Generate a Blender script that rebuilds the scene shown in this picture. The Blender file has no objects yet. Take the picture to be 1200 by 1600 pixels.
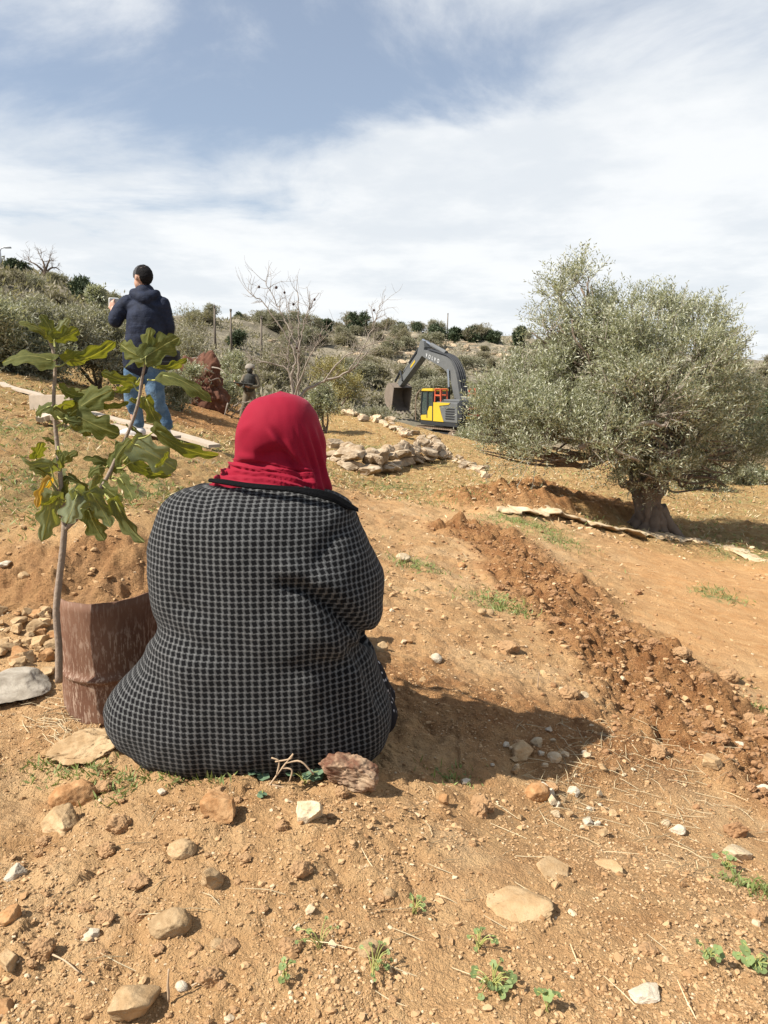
import bpy, bmesh, math, random
import numpy as np
from mathutils import Vector, Matrix

# ------------------------------------------------------------------ camera, sky, sun, exposure
S = bpy.context.scene
C = S.collection
F = 1156.0                       # focal length in pixels of the 1200 x 1600 frame
PITCH = math.radians(9.8)
CAMZ = 1.0
cam_d = bpy.data.cameras.new('camera')
cam = bpy.data.objects.new('camera', cam_d)
C.objects.link(cam)
cam.location = (0, 0, CAMZ)
cam.rotation_euler = (math.radians(90) - PITCH, 0, 0)
cam_d.sensor_fit = 'VERTICAL'
cam_d.sensor_height = 36.0
cam_d.lens = 36.0 * F / 1600.0
cam_d.clip_start = 0.05
cam_d.clip_end = 3000
S.camera = cam

SUN_EL = math.radians(47)
SUN_AZ = math.atan2(-1.0, -0.42)          # compass style: atan2(x, y) of the direction towards the sun
sun_dir = Vector((math.sin(SUN_AZ) * math.cos(SUN_EL), math.cos(SUN_AZ) * math.cos(SUN_EL), math.sin(SUN_EL)))
sl = bpy.data.lights.new('sun', 'SUN')
sl.energy = 5.0
sl.angle = math.radians(0.6)
sl.color = (1.0, 0.95, 0.87)
so = bpy.data.objects.new('sun', sl)
C.objects.link(so)
so.rotation_euler = sun_dir.to_track_quat('Z', 'Y').to_euler()

S.view_settings.view_transform = 'Standard'
S.view_settings.look = 'None'
S.view_settings.gamma = 1
S.view_settings.exposure = 0.82
S.cycles.max_bounces = 6
S.cycles.diffuse_bounces = 3
S.cycles.transparent_max_bounces = 6


class NT:
    """small helper to write node trees"""
    def __init__(self, tree):
        self.t = tree

    def n(self, typ, ins=None, **props):
        nd = self.t.nodes.new(typ)
        for k, v in props.items():
            setattr(nd, k, v)
        if ins:
            for k, v in ins.items():
                self.put(nd.inputs[k], v)
        return nd

    def put(self, sock, v):
        if isinstance(v, bpy.types.NodeSocket):
            self.t.links.new(v, sock)
        elif isinstance(v, bpy.types.Node):
            self.t.links.new(v.outputs[0], sock)
        else:
            if hasattr(sock, 'default_value') and not isinstance(v, (int, float)) and len(v) == 3 and sock.type == 'RGBA':
                v = (*v, 1)
            sock.default_value = v

    def m(self, op, a, b=None, c=None, clamp=False):
        nd = self.t.nodes.new('ShaderNodeMath')
        nd.operation = op
        nd.use_clamp = clamp
        for i, v in enumerate((a, b, c)):
            if v is not None:
                self.put(nd.inputs[i], v)
        return nd.outputs[0]

    def mix(self, f, a, b, mode='MIX'):
        nd = self.t.nodes.new('ShaderNodeMix')
        nd.data_type = 'RGBA'
        nd.blend_type = mode
        self.put(nd.inputs[0], f)
        self.put(nd.inputs[6], a)
        self.put(nd.inputs[7], b)
        return nd.outputs[2]

    def ramp(self, f, lo, hi, smooth=True):
        nd = self.t.nodes.new('ShaderNodeMapRange')
        nd.interpolation_type = 'SMOOTHSTEP' if smooth else 'LINEAR'
        self.put(nd.inputs[0], f)
        nd.inputs[1].default_value = lo
        nd.inputs[2].default_value = hi
        return nd.outputs[0]

    def noise(self, vec, scale, detail=4, rough=0.55, dist=0.0):
        nd = self.n('ShaderNodeTexNoise', {'Scale': scale, 'Detail': detail, 'Roughness': rough, 'Distortion': dist})
        if vec is not None:
            self.put(nd.inputs['Vector'], vec)
        return nd.outputs[0]

    def attr(self, name):
        return self.n('ShaderNodeAttribute', attribute_name=name).outputs['Fac']

    def bump(self, h, strength, dist, normal=None):
        nd = self.n('ShaderNodeBump', {'Height': h, 'Strength': strength, 'Distance': dist})
        if normal is not None:
            self.put(nd.inputs['Normal'], normal)
        return nd.outputs[0]


world = bpy.data.worlds.new('World')
S.world = world
world.use_nodes = True
w = NT(world.node_tree)
world.node_tree.nodes.clear()
sky = w.n('ShaderNodeTexSky', sky_type='NISHITA', sun_disc=False)
sky.sun_elevation = SUN_EL
sky.sun_rotation = SUN_AZ
sky.air_density = 1.0
sky.dust_density = 0.6
tc = w.n('ShaderNodeTexCoord')
sx = w.n('ShaderNodeSeparateXYZ', {0: tc.outputs['Generated']})
dx, dy, dz = sx.outputs
zc = w.m('ADD', w.m('MAXIMUM', dz, 0.0), 0.10)
cu = w.m('DIVIDE', dx, zc)
cv = w.m('DIVIDE', dy, zc)
cvec = w.n('ShaderNodeCombineXYZ', {0: cu, 1: cv, 2: 3.7})
fine = w.noise(cvec, 1.15, 9, 0.60, 0.35)
broad = w.noise(w.n('ShaderNodeCombineXYZ', {0: w.m('MULTIPLY', cu, 0.45), 1: w.m('ADD', cv, 4.3), 2: 1.2}), 1.0, 4, 0.5, 0.2)
# cover: thick low in the sky, thinning upwards, more to the right (east) than to the left
az = w.m('DIVIDE', dx, w.m('MAXIMUM', dy, 0.15))
edge = w.m('ADD', 0.300, w.m('MULTIPLY', az, 0.03))
low = w.ramp(w.m('SUBTRACT', edge, dz), -0.05, 0.06)
hi = w.m('ADD', 0.05, w.m('MULTIPLY', w.ramp(az, -0.42, 0.45), 0.25))
cover = w.m('ADD', w.m('MULTIPLY', low, 0.40), hi)
dens = w.m('ADD', w.m('ADD', w.m('MULTIPLY', fine, 1.45), w.m('MULTIPLY', broad, 0.45)), w.m('SUBTRACT', cover, 1.00))
front = w.ramp(dy, -0.1, 0.35)
thick = w.m('MULTIPLY', w.ramp(dens, -0.05, 0.40), w.m('ADD', 0.25, w.m('MULTIPLY', front, 0.75)))
grey = w.ramp(w.noise(w.n('ShaderNodeCombineXYZ', {0: cu, 1: w.m('MULTIPLY', cv, 1.0), 2: 9.1}), 1.3, 7, 0.6), 0.36, 0.62)
ccol = w.mix(grey, (4.7, 4.95, 5.2), (5.7, 5.8, 5.85))
blue = w.mix(1.0, sky.outputs[0], (0.84, 0.82, 0.80), 'MULTIPLY')
hz = w.m('MULTIPLY', w.ramp(dz, 0.26, 0.02), 0.55)
blue = w.mix(0.26, blue, (4.2, 4.4, 4.7))
base = w.mix(hz, blue, (4.0, 4.6, 5.0))
skycol = w.mix(w.m('MULTIPLY', thick, 0.93), base, ccol)
bg = w.n('ShaderNodeBackground', {'Color': skycol, 'Strength': 0.10})
w.n('ShaderNodeOutputWorld', {'Surface': bg.outputs[0]})

# ------------------------------------------------------------------ geometry helpers
rng = np.random.default_rng(11)
random.seed(5)
cp, sp_ = math.cos(PITCH), math.sin(PITCH)


def P(px, py, Y):
    """the point at forward distance Y seen at pixel (px, py)"""
    u = (px - 600.0) / F
    v = (800.0 - py) / F
    k = Y / (cp + v * sp_)
    return np.array([u * k, Y, CAMZ + k * (v * cp - sp_)])


def hashf(ix, iy, seed):
    h = (ix.astype(np.int64) * 374761393 + iy.astype(np.int64) * 668265263 + seed * 1442695041) & 0xFFFFFFFF
    h = ((h ^ (h >> 13)) * 1274126177) & 0xFFFFFFFF
    h = (h ^ (h >> 16)) & 0xFFFFFFFF
    return h.astype(np.float64) / 4294967296.0


def perlin(x, y, seed=0):
    x0 = np.floor(x); y0 = np.floor(y)
    fx = x - x0; fy = y - y0
    u = fx * fx * fx * (fx * (fx * 6 - 15) + 10)
    v = fy * fy * fy * (fy * (fy * 6 - 15) + 10)

    def g(ox, oy):
        a = hashf(x0 + ox, y0 + oy, seed) * 2 * math.pi
        return np.cos(a) * (fx - ox) + np.sin(a) * (fy - oy)
    n0 = g(0, 0) + u * (g(1, 0) - g(0, 0))
    n1 = g(0, 1) + u * (g(1, 1) - g(0, 1))
    return (n0 + v * (n1 - n0)) * 1.5


def fbm(x, y, octv=4, seed=0, gain=0.5):
    a, s, t = 1.0, 1.0, 0
    for i in range(octv):
        t = t + a * perlin(x * s, y * s, seed + i * 17)
        a *= gain
        s *= 2.03
    return t


def worley(x, y, seed=0):
    x0 = np.floor(x); y0 = np.floor(y)
    best = np.full(x.shape, 9.0)
    hh = np.zeros(x.shape)
    for ox in (-1, 0, 1):
        for oy in (-1, 0, 1):
            cx, cy = x0 + ox, y0 + oy
            d = (cx + hashf(cx, cy, seed) - x) ** 2 + (cy + hashf(cx, cy, seed + 5) - y) ** 2
            m = d < best
            best = np.where(m, d, best)
            hh = np.where(m, hashf(cx, cy, seed + 9), hh)
    return np.sqrt(best), hh


def noise3(p, seed=0):
    """cheap smooth 3-D value noise in -1..1, p (n,3)"""
    i = np.floor(p); f = p - i
    f = f * f * (3 - 2 * f)
    out = 0
    for a in (0, 1):
        for b in (0, 1):
            for c in (0, 1):
                hsh = hashf(i[:, 0] + a + 57 * (i[:, 2] + c), i[:, 1] + b + 131 * (i[:, 2] + c), seed)
                wgt = (f[:, 0] if a else 1 - f[:, 0]) * (f[:, 1] if b else 1 - f[:, 1]) * (f[:, 2] if c else 1 - f[:, 2])
                out = out + hsh * wgt
    return out * 2 - 1


def fbm3(p, octv=3, seed=0):
    a, t = 1.0, 0
    for i in range(octv):
        t = t + a * noise3(p * (2 ** i), seed + 3 * i)
        a *= 0.5
    return t


class MB:
    """collects vertices and polygons; build() links them as one mesh object"""
    def __init__(self):
        self.v, self.p, self.mi, self.n, self.uvs = [], [], [], 0, []

    def add(self, v, f, mat=0, uv=None):
        v = np.asarray(v, float).reshape(-1, 3)
        self.v.append(v)
        if not isinstance(f, (list, tuple)):
            f = [f]
        for a in f:
            a = np.asarray(a, np.int64)
            if a.size:
                self.p.append(a + self.n)
                self.mi.append(np.full(len(a), mat, np.int32))
        self.uvs.append(uv if uv is not None else np.zeros((len(v), 2)))
        self.n += len(v)
        return self

    def mesh(self, name, mats, smooth=False, off=(0, 0, 0), uv=False):
        me = bpy.data.meshes.new(name)
        V = np.concatenate(self.v) - np.asarray(off, float)
        me.vertices.add(len(V))
        me.vertices.foreach_set('co', V.astype(np.float32).ravel())
        loops = np.concatenate([a.ravel() for a in self.p])
        sizes = np.concatenate([np.full(len(a), a.shape[1]) for a in self.p])
        starts = np.concatenate([[0], np.cumsum(sizes)[:-1]])
        me.loops.add(len(loops))
        me.loops.foreach_set('vertex_index', loops.astype(np.int32))
        me.polygons.add(len(sizes))
        me.polygons.foreach_set('loop_start', starts.astype(np.int32))
        me.polygons.foreach_set('material_index', np.concatenate(self.mi))
        me.polygons.foreach_set('use_smooth', np.full(len(sizes), smooth))
        if uv:
            l = me.uv_layers.new(name='UVMap')
            l.data.foreach_set('uv', np.concatenate(self.uvs)[loops].astype(np.float32).ravel())
        for mt in (mats if isinstance(mats, (list, tuple)) else [mats]):
            me.materials.append(mt)
        me.update(calc_edges=True)
        me.validate()
        return me

    def build(self, name, mats, parent=None, smooth=False, origin=None, uv=False, local=False):
        if parent is not None and not local:
            off = BASE[parent.name]
        elif origin is not None:
            off = np.asarray(origin, float)
        else:
            off = np.zeros(3)
        o = bpy.data.objects.new(name, self.mesh(name, mats, smooth, off, uv))
        C.objects.link(o)
        if parent is not None:
            o.parent = parent
            BASE[o.name] = BASE[parent.name]
        else:
            o.location = off
            BASE[o.name] = off
        return o


BASE = {}


def tag(o, label=None, cat=None, group=None, kind=None):
    if label: o['label'] = label
    if cat: o['category'] = cat
    if group: o['group'] = group
    if kind: o['kind'] = kind
    return o


def thing(name, loc, label, cat, group=None, rz=0):
    o = bpy.data.objects.new(name, None)
    o.empty_display_size = 0.1
    C.objects.link(o)
    o.location = Vector(loc)
    o.rotation_euler = (0, 0, rz)
    BASE[o.name] = np.asarray(loc, float)
    return tag(o, label, cat, group)


def copy_tree(o, parent=None):
    c = o.copy()
    C.objects.link(c)
    c.parent = parent
    for ch in o.children:
        copy_tree(ch, c)
    return c


def frame_of(d):
    d = np.asarray(d, float); d = d / (np.linalg.norm(d) + 1e-12)
    a = np.array([0, 0, 1.0]) if abs(d[2]) < 0.9 else np.array([1.0, 0, 0])
    u = np.cross(a, d); u /= np.linalg.norm(u)
    return d, u, np.cross(d, u)


def spline(pts, k=6):
    """Catmull-Rom through rows of any width"""
    p = np.asarray(pts, float)
    if len(p) < 3:
        t = np.linspace(0, 1, k + 1)[:, None]
        return p[0] * (1 - t) + p[-1] * t
    q = np.vstack([2 * p[0] - p[1], p, 2 * p[-1] - p[-2]])
    out = []
    for i in range(1, len(q) - 2):
        for t in np.linspace(0, 1, k, endpoint=False):
            a, b, c, d = q[i - 1], q[i], q[i + 1], q[i + 2]
            out.append(0.5 * (2 * b + (c - a) * t + (2 * a - 5 * b + 4 * c - d) * t * t + (3 * b - a - 3 * c + d) * t ** 3))
    out.append(p[-1])
    return np.array(out)


def tube(mb, pts, radii, seg=8, mat=0, cap=True, uvscale=None, wob=0.0, seed=0):
    pts = np.asarray(pts, float)
    n = len(pts)
    radii = np.broadcast_to(np.asarray(radii, float), (n,))
    tang = np.gradient(pts, axis=0)
    _, u, v = frame_of(tang[0])
    V, UV = [], []
    arc = 0
    for i in range(n):
        t = tang[i] / (np.linalg.norm(tang[i]) + 1e-12)
        u = u - t * np.dot(u, t); u /= (np.linalg.norm(u) + 1e-12)
        v = np.cross(t, u)
        if i: arc += np.linalg.norm(pts[i] - pts[i - 1])
        a = np.linspace(0, 2 * np.pi, seg, endpoint=False)
        r = radii[i]
        ring = pts[i] + r * (np.cos(a)[:, None] * u + np.sin(a)[:, None] * v)
        V.append(ring)
        if uvscale:
            UV.append(np.stack([a * radii.max() * 0.95 / uvscale, np.full(seg, arc / uvscale)], 1))
    V = np.concatenate(V)
    if wob:
        nn = fbm3(V * (3.0 / max(radii.max(), 1e-3)), 2, seed)
        c = np.repeat(pts, seg, axis=0)
        V = c + (V - c) * (1 + wob * nn)[:, None]
    i, j = np.meshgrid(np.arange(n - 1), np.arange(seg), indexing='ij')
    j2 = (j + 1) % seg
    q = np.stack([i * seg + j, i * seg + j2, (i + 1) * seg + j2, (i + 1) * seg + j], -1).reshape(-1, 4)
    fs = [q]
    if cap:
        V = np.vstack([V, pts[0], pts[-1]])
        a = np.arange(seg); b = (a + 1) % seg
        fs.append(np.stack([b, a, np.full(seg, n * seg)], 1))
        o = (n - 1) * seg
        fs.append(np.stack([o + a, o + b, np.full(seg, n * seg + 1)], 1))
        if uvscale: UV.append(np.zeros((2, 2)))
    mb.add(V, fs, mat, np.concatenate(UV) if uvscale else None)


BOXF = np.array([[0, 1, 3, 2], [4, 6, 7, 5], [0, 4, 5, 1], [2, 3, 7, 6], [0, 2, 6, 4], [1, 5, 7, 3]])


def bevel_box(mb, lo, hi, b=0.02, mat=0, M=None):
    bm = bmesh.new()
    bmesh.ops.create_cube(bm, size=1)
    lo = np.asarray(lo, float); hi = np.asarray(hi, float)
    for v in bm.verts:
        v.co = Vector(lo + (np.array(v.co) + 0.5) * (hi - lo))
    if b > 0:
        bmesh.ops.bevel(bm, geom=list(bm.edges), offset=b, segments=2, affect='EDGES', profile=0.6)
    add_bm(mb, bm, mat, M)


def add_bm(mb, bm, mat=0, M=None):
    bm.verts.ensure_lookup_table()
    V = np.array([v.co[:] for v in bm.verts])
    if M is not None:
        V = V @ np.array(M)[:3, :3].T + np.array(M)[:3, 3]
    by = {}
    for f in bm.faces:
        by.setdefault(len(f.verts), []).append([v.index for v in f.verts])
    for v_i, v in enumerate(bm.verts): pass
    mb.add(V, [np.array(a) for a in by.values()], mat)
    bm.free()


def prism(mb, poly, y0, y1, mat=0, bev=0.0):
    """outline in (x, z) extruded along y"""
    bm = bmesh.new()
    a = [bm.verts.new((p[0], y0, p[1])) for p in poly]
    f = bm.faces.new(a)
    r = bmesh.ops.extrude_face_region(bm, geom=[f])
    for e in r['geom']:
        if isinstance(e, bmesh.types.BMVert): e.co.y = y1
    bmesh.ops.recalc_face_normals(bm, faces=bm.faces)
    if bev:
        bmesh.ops.bevel(bm, geom=list(bm.edges), offset=bev, segments=2, affect='EDGES')
    bm.verts.index_update()
    add_bm(mb, bm, mat)


ICO = {}


def ico(sub):
    if sub not in ICO:
        bm = bmesh.new()
        bmesh.ops.create_icosphere(bm, subdivisions=sub, radius=1)
        bm.verts.index_update()
        ICO[sub] = (np.array([v.co[:] for v in bm.verts]), np.array([[v.index for v in f.verts] for f in bm.faces]))
        bm.free()
    return ICO[sub]


def rot_rand(r):
    q = r.normal(size=4); q /= np.linalg.norm(q)
    a, b, c, d = q
    return np.array([[a*a+b*b-c*c-d*d, 2*(b*c-a*d), 2*(b*d+a*c)],
                     [2*(b*c+a*d), a*a-b*b+c*c-d*d, 2*(c*d-a*b)],
                     [2*(b*d-a*c), 2*(c*d+a*b), a*a-b*b-c*c+d*d]])


def rock_shape(seed, sub=4, cuts=9, rough=0.10, dims=(1, 1, 1), rounded=0.0, boxy=False):
    r = np.random.default_rng(seed)
    V, Fc = ico(sub)
    V = V.copy()
    if boxy:
        V = V / (np.abs(V) ** 7).sum(1, keepdims=True) ** (1 / 7) * 0.92
        V = V @ np.array([[1, r.normal() * .18, 0], [r.normal() * .18, 1, r.normal() * .12], [0, r.normal() * .18, 1]])
    for k in range(cuts):
        nrm = r.normal(size=3); nrm /= np.linalg.norm(nrm)
        d = r.uniform(0.55, 0.85) + rounded * 0.25
        s = V @ nrm
        over = np.maximum(s - d, 0)
        V -= over[:, None] * nrm * (1 - rounded * 0.6)
    V *= (1 + rough * fbm3(V * 2.2 + seed, 2, seed) * 0.6 + rough * 0.35 * fbm3(V * 7 + seed, 3, seed + 1))[:, None]
    return V * np.asarray(dims), Fc


def diamonds(pos, d, nrm, L, W, fold=0.0):
    """leaf-shaped quads: pos (n,3) stalk end, d direction, nrm normal, L length, W width"""
    n = len(pos)
    d = d / (np.linalg.norm(d, axis=1, keepdims=True) + 1e-9)
    s = np.cross(d, nrm); s /= (np.linalg.norm(s, axis=1, keepdims=True) + 1e-9)
    L = np.broadcast_to(L, (n,))[:, None]; W = np.broadcast_to(W, (n,))[:, None]
    nn = np.cross(s, d)
    V = np.stack([pos, pos + d * L * 0.45 + s * W * 0.5 + nn * W * fold, pos + d * L, pos + d * L * 0.45 - s * W * 0.5 + nn * W * fold], 1)
    return V.reshape(-1, 3), np.arange(n * 4).reshape(n, 4)


def unit(a):
    return a / (np.linalg.norm(a, axis=-1, keepdims=True) + 1e-9)


# ------------------------------------------------------------------ materials
def new_mat(name, rough=0.85, spec=0.3):
    m = bpy.data.materials.new(name)
    m.use_nodes = True
    t = NT(m.node_tree)
    b = m.node_tree.nodes['Principled BSDF']
    b.inputs['Roughness'].default_value = rough
    b.inputs['Specular IOR Level'].default_value = spec
    return m, t, b


def simple(name, col, rough=0.7, var=0.25, scale=20, bump=0.0, bscale=60, metal=0.0, spec=0.3, coord='Object'):
    m, t, b = new_mat(name, rough, spec)
    v = t.n('ShaderNodeTexCoord').outputs[coord]
    n = t.noise(v, scale, 5, 0.6)
    k = t.m('ADD', 1 - var, t.m('MULTIPLY', n, 2 * var))
    t.put(b.inputs['Base Color'], t.mix(1.0, (*col, 1), t.n('ShaderNodeCombineXYZ', {0: k, 1: k, 2: k}).outputs[0], 'MULTIPLY'))
    b.inputs['Metallic'].default_value = metal
    if bump:
        t.put(b.inputs['Normal'], t.bump(t.noise(v, bscale, 5, 0.65), bump, 0.01))
    return m


def leaf_mat(name, top, under, trans=0.25, rough=0.55, var=0.35, scale=1.2):
    m, t, b = new_mat(name, rough, 0.35)
    g = t.n('ShaderNodeNewGeometry')
    rnd = g.outputs['Random Per Island']
    pos = t.n('ShaderNodeTexCoord').outputs['Object']
    n = t.noise(pos, scale, 3, 0.5)
    k = t.m('ADD', t.m('MULTIPLY', rnd, var), t.m('ADD', 1 - var, t.m('MULTIPLY', n, var * 0.9)))
    kk = t.n('ShaderNodeCombineXYZ', {0: k, 1: k, 2: k}).outputs[0]
    col = t.mix(g.outputs['Backfacing'], top, under)
    col = t.mix(1.0, col, kk, 'MULTIPLY')
    t.put(b.inputs['Base Color'], col)
    if trans:
        tr = t.n('ShaderNodeBsdfTranslucent', {'Color': t.mix(1.0, col, (1.0, 1.05, 0.55), 'MULTIPLY')})
        ms = t.n('ShaderNodeMixShader', {0: trans, 1: b.outputs[0], 2: tr.outputs[0]})
        out = [x for x in m.node_tree.nodes if x.type == 'OUTPUT_MATERIAL'][0]
        t.put(out.inputs['Surface'], ms.outputs[0])
    return m


def rock_mat(name, c1, c2, scale=18, bump=0.5):
    m, t, b = new_mat(name, 0.9, 0.2)
    v = t.n('ShaderNodeTexCoord').outputs['Object']
    oi = t.n('ShaderNodeObjectInfo').outputs['Random']
    n = t.noise(v, scale, 7, 0.62, 0.4)
    col = t.mix(t.ramp(n, 0.36, 0.66), c1, c2)
    spots = t.ramp(t.noise(v, scale * 5, 4, 0.7), 0.58, 0.72)
    col = t.mix(t.m('MULTIPLY', spots, 0.35), col, (c1[0] * 0.55, c1[1] * 0.5, c1[2] * 0.45, 1))
    k = t.m('ADD', 0.85, t.m('MULTIPLY', oi, 0.3))
    col = t.mix(1.0, col, t.n('ShaderNodeCombineXYZ', {0: k, 1: k, 2: k}).outputs[0], 'MULTIPLY')
    t.put(b.inputs['Base Color'], col)
    t.put(b.inputs['Normal'], t.bump(t.noise(v, scale * 3, 8, 0.7), bump, 0.01))
    return m


M = {}
M['tan_rock'] = rock_mat('tan_rock', (0.31, 0.20, 0.10, 1), (0.45, 0.32, 0.18, 1))
M['brown_rock'] = rock_mat('brown_rock', (0.30, 0.15, 0.06, 1), (0.45, 0.27, 0.13, 1))
M['pale_rock'] = rock_mat('pale_rock', (0.42, 0.315, 0.19, 1), (0.58, 0.47, 0.32, 1))
M['white_rock'] = rock_mat('white_rock', (0.44, 0.365, 0.26, 1), (0.58, 0.51, 0.40, 1))
M['grey_rock'] = rock_mat('grey_rock', (0.22, 0.185, 0.14, 1), (0.36, 0.315, 0.25, 1), 14)
M['red_rock'] = rock_mat('red_rock', (0.13, 0.058, 0.034, 1), (0.42, 0.30, 0.19, 1), 11)
M['ledge'] = rock_mat('ledge_rock', (0.40, 0.28, 0.155, 1), (0.56, 0.44, 0.29, 1), 7)
M['slab_rock'] = rock_mat('slab_rock', (0.40, 0.255, 0.125, 1), (0.49, 0.345, 0.19, 1))
M['lime'] = rock_mat('limestone', (0.27, 0.19, 0.115, 1), (0.48, 0.385, 0.27, 1), 5.0)
M['soil_clod'] = simple('soil_clod', (0.36, 0.215, 0.105), 0.95, 0.35, 40, 0.9, 90)
M['bark'] = simple('olive_bark', (0.165, 0.122, 0.088), 0.95, 0.5, 9, 1.0, 26)
M['bark_pale'] = simple('pale_bark', (0.27, 0.225, 0.18), 0.9, 0.3, 30, 0.4, 60)
M['bark_grey'] = simple('fig_bark', (0.26, 0.20, 0.15), 0.85, 0.35, 45, 0.5, 90)
M['olive'] = leaf_mat('olive_leaf', (0.215, 0.218, 0.122, 1), (0.48, 0.475, 0.36, 1), 0.25, 0.5, 0.42)
M['olive_far'] = leaf_mat('grey_olive_leaf', (0.235, 0.222, 0.150, 1), (0.32, 0.30, 0.22, 1), 0.25, 0.6, 0.5, 0.35)
M['scrub'] = leaf_mat('scrub_leaf', (0.25, 0.22, 0.152, 1), (0.29, 0.255, 0.18, 1), 0.3, 0.7, 0.5, 0.2)
M['dark_leaf'] = leaf_mat('dark_evergreen_leaf', (0.055, 0.078, 0.034, 1), (0.09, 0.11, 0.06, 1), 0.05, 0.6, 0.4, 0.4)
M['weed'] = leaf_mat('weed_leaf', (0.20, 0.26, 0.095, 1), (0.24, 0.30, 0.13, 1), 0.25, 0.6, 0.3, 9)
M['grass'] = leaf_mat('grass_blade', (0.19, 0.235, 0.065, 1), (0.22, 0.26, 0.09, 1), 0.25, 0.6, 0.4, 3)
M['straw'] = leaf_mat('straw_blade', (0.50, 0.40, 0.24, 1), (0.52, 0.42, 0.26, 1), 0.1, 0.7, 0.4, 3)
M['yellow_leaf'] = leaf_mat('yellow_leaf', (0.29, 0.25, 0.095, 1), (0.30, 0.26, 0.12, 1), 0.25, 0.6, 0.4, 2)
M['plank'] = simple('weathered_plank', (0.42, 0.345, 0.26), 0.85, 0.25, 12, 0.3, 40)

# soil
mm, t, b = new_mat('red_soil', 0.95, 0.15)
pos = t.n('ShaderNodeNewGeometry').outputs['Position']
n1 = t.noise(pos, 1.1, 6, 0.6)
n2 = t.noise(pos, 9, 6, 0.65)
n3 = t.noise(pos, 55, 5, 0.7)
c = t.mix(t.ramp(n1, 0.35, 0.65), (0.355, 0.196, 0.083, 1), (0.470, 0.295, 0.142, 1))
big = t.noise(pos, 0.55, 3, 0.5)
c = t.mix(t.m('MULTIPLY', t.ramp(big, 0.42, 0.60), 0.6), c, (0.335, 0.172, 0.072, 1))
crust = t.m('MULTIPLY', t.ramp(t.noise(pos, 1.9, 4, 0.6), 0.50, 0.64), 0.55)
c = t.mix(crust, c, (0.54, 0.375, 0.205, 1))
c = t.mix(t.ramp(n2, 0.36, 0.80), c, (0.490, 0.312, 0.150, 1))
c = t.mix(t.m('MULTIPLY', t.ramp(n3, 0.58, 0.76), 0.45), c, (0.55, 0.44, 0.29, 1))
c = t.mix(t.m('MULTIPLY', t.ramp(n3, 0.42, 0.26), 0.5), c, (0.21, 0.125, 0.06, 1))
red = t.attr('red')
orange = t.attr('orange')
c = t.mix(t.m('MULTIPLY', orange, 0.8), c, t.mix(t.ramp(n2, 0.3, 0.7), (0.48, 0.250, 0.098, 1), (0.57, 0.335, 0.150, 1)))
field = t.attr('field')
fc = t.mix(t.ramp(t.noise(pos, 5.5, 5, 0.7), 0.38, 0.62), (0.385, 0.220, 0.085, 1), (0.49, 0.330, 0.145, 1))
fc = t.mix(t.m('MULTIPLY', t.ramp(t.noise(pos, 0.5, 5, 0.7), 0.50, 0.70), 0.40), fc, (0.30, 0.265, 0.115, 1))
c = t.mix(field, c, fc)
c = t.mix(t.m('MULTIPLY', red, 0.85), c, t.mix(t.ramp(n2, 0.35, 0.65), (0.300, 0.128, 0.046, 1), (0.460, 0.235, 0.095, 1)))
grass = t.attr('grass')
c = t.mix(t.m('MULTIPLY', grass, t.ramp(t.noise(pos, 14, 5, 0.75), 0.42, 0.64)), c, (0.185, 0.20, 0.078, 1))
hill = t.attr('hill')
hc = t.mix(t.ramp(t.noise(pos, 0.35, 7, 0.7), 0.4, 0.62), (0.145, 0.126, 0.090, 1), (0.23, 0.198, 0.142, 1))
hc = t.mix(t.m('MULTIPLY', t.attr('pale'), t.ramp(t.noise(pos, 0.5, 6, 0.7), 0.50, 0.64)), hc, (0.42, 0.34, 0.23, 1))
c = t.mix(hill, c, hc)
t.put(b.inputs['Base Color'], c)
bh = t.m('ADD', t.m('MULTIPLY', t.noise(pos, 130, 4, 0.7), 0.5), t.noise(pos, 45, 5, 0.7))
b1 = t.bump(bh, 1.0, 0.020)
farb = t.m('ADD', t.noise(pos, 16, 6, 0.72), t.m('MULTIPLY', t.noise(pos, 5, 4, 0.6), 0.8))
b2 = t.bump(t.m('MULTIPLY', farb, t.m('MAXIMUM', field, red)), 0.9, 0.10, b1)
t.put(b.inputs['Normal'], b2)
M['soil'] = mm

# gravel: same soil tones, one tone per grain
mm, t, b = new_mat('gravel', 0.95, 0.15)
rnd = t.n('ShaderNodeNewGeometry').outputs['Random Per Island']
c = t.mix(t.ramp(rnd, 0.0, 0.55, False), (0.31, 0.175, 0.080, 1), (0.45, 0.290, 0.150, 1))
c = t.mix(t.ramp(rnd, 0.90, 1.0), c, (0.55, 0.43, 0.28, 1))
t.put(b.inputs['Base Color'], c)
t.put(b.inputs['Normal'], t.bump(t.noise(t.n('ShaderNodeTexCoord').outputs['Object'], 160, 4, 0.7), 0.5, 0.004))
M['gravel'] = mm

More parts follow.
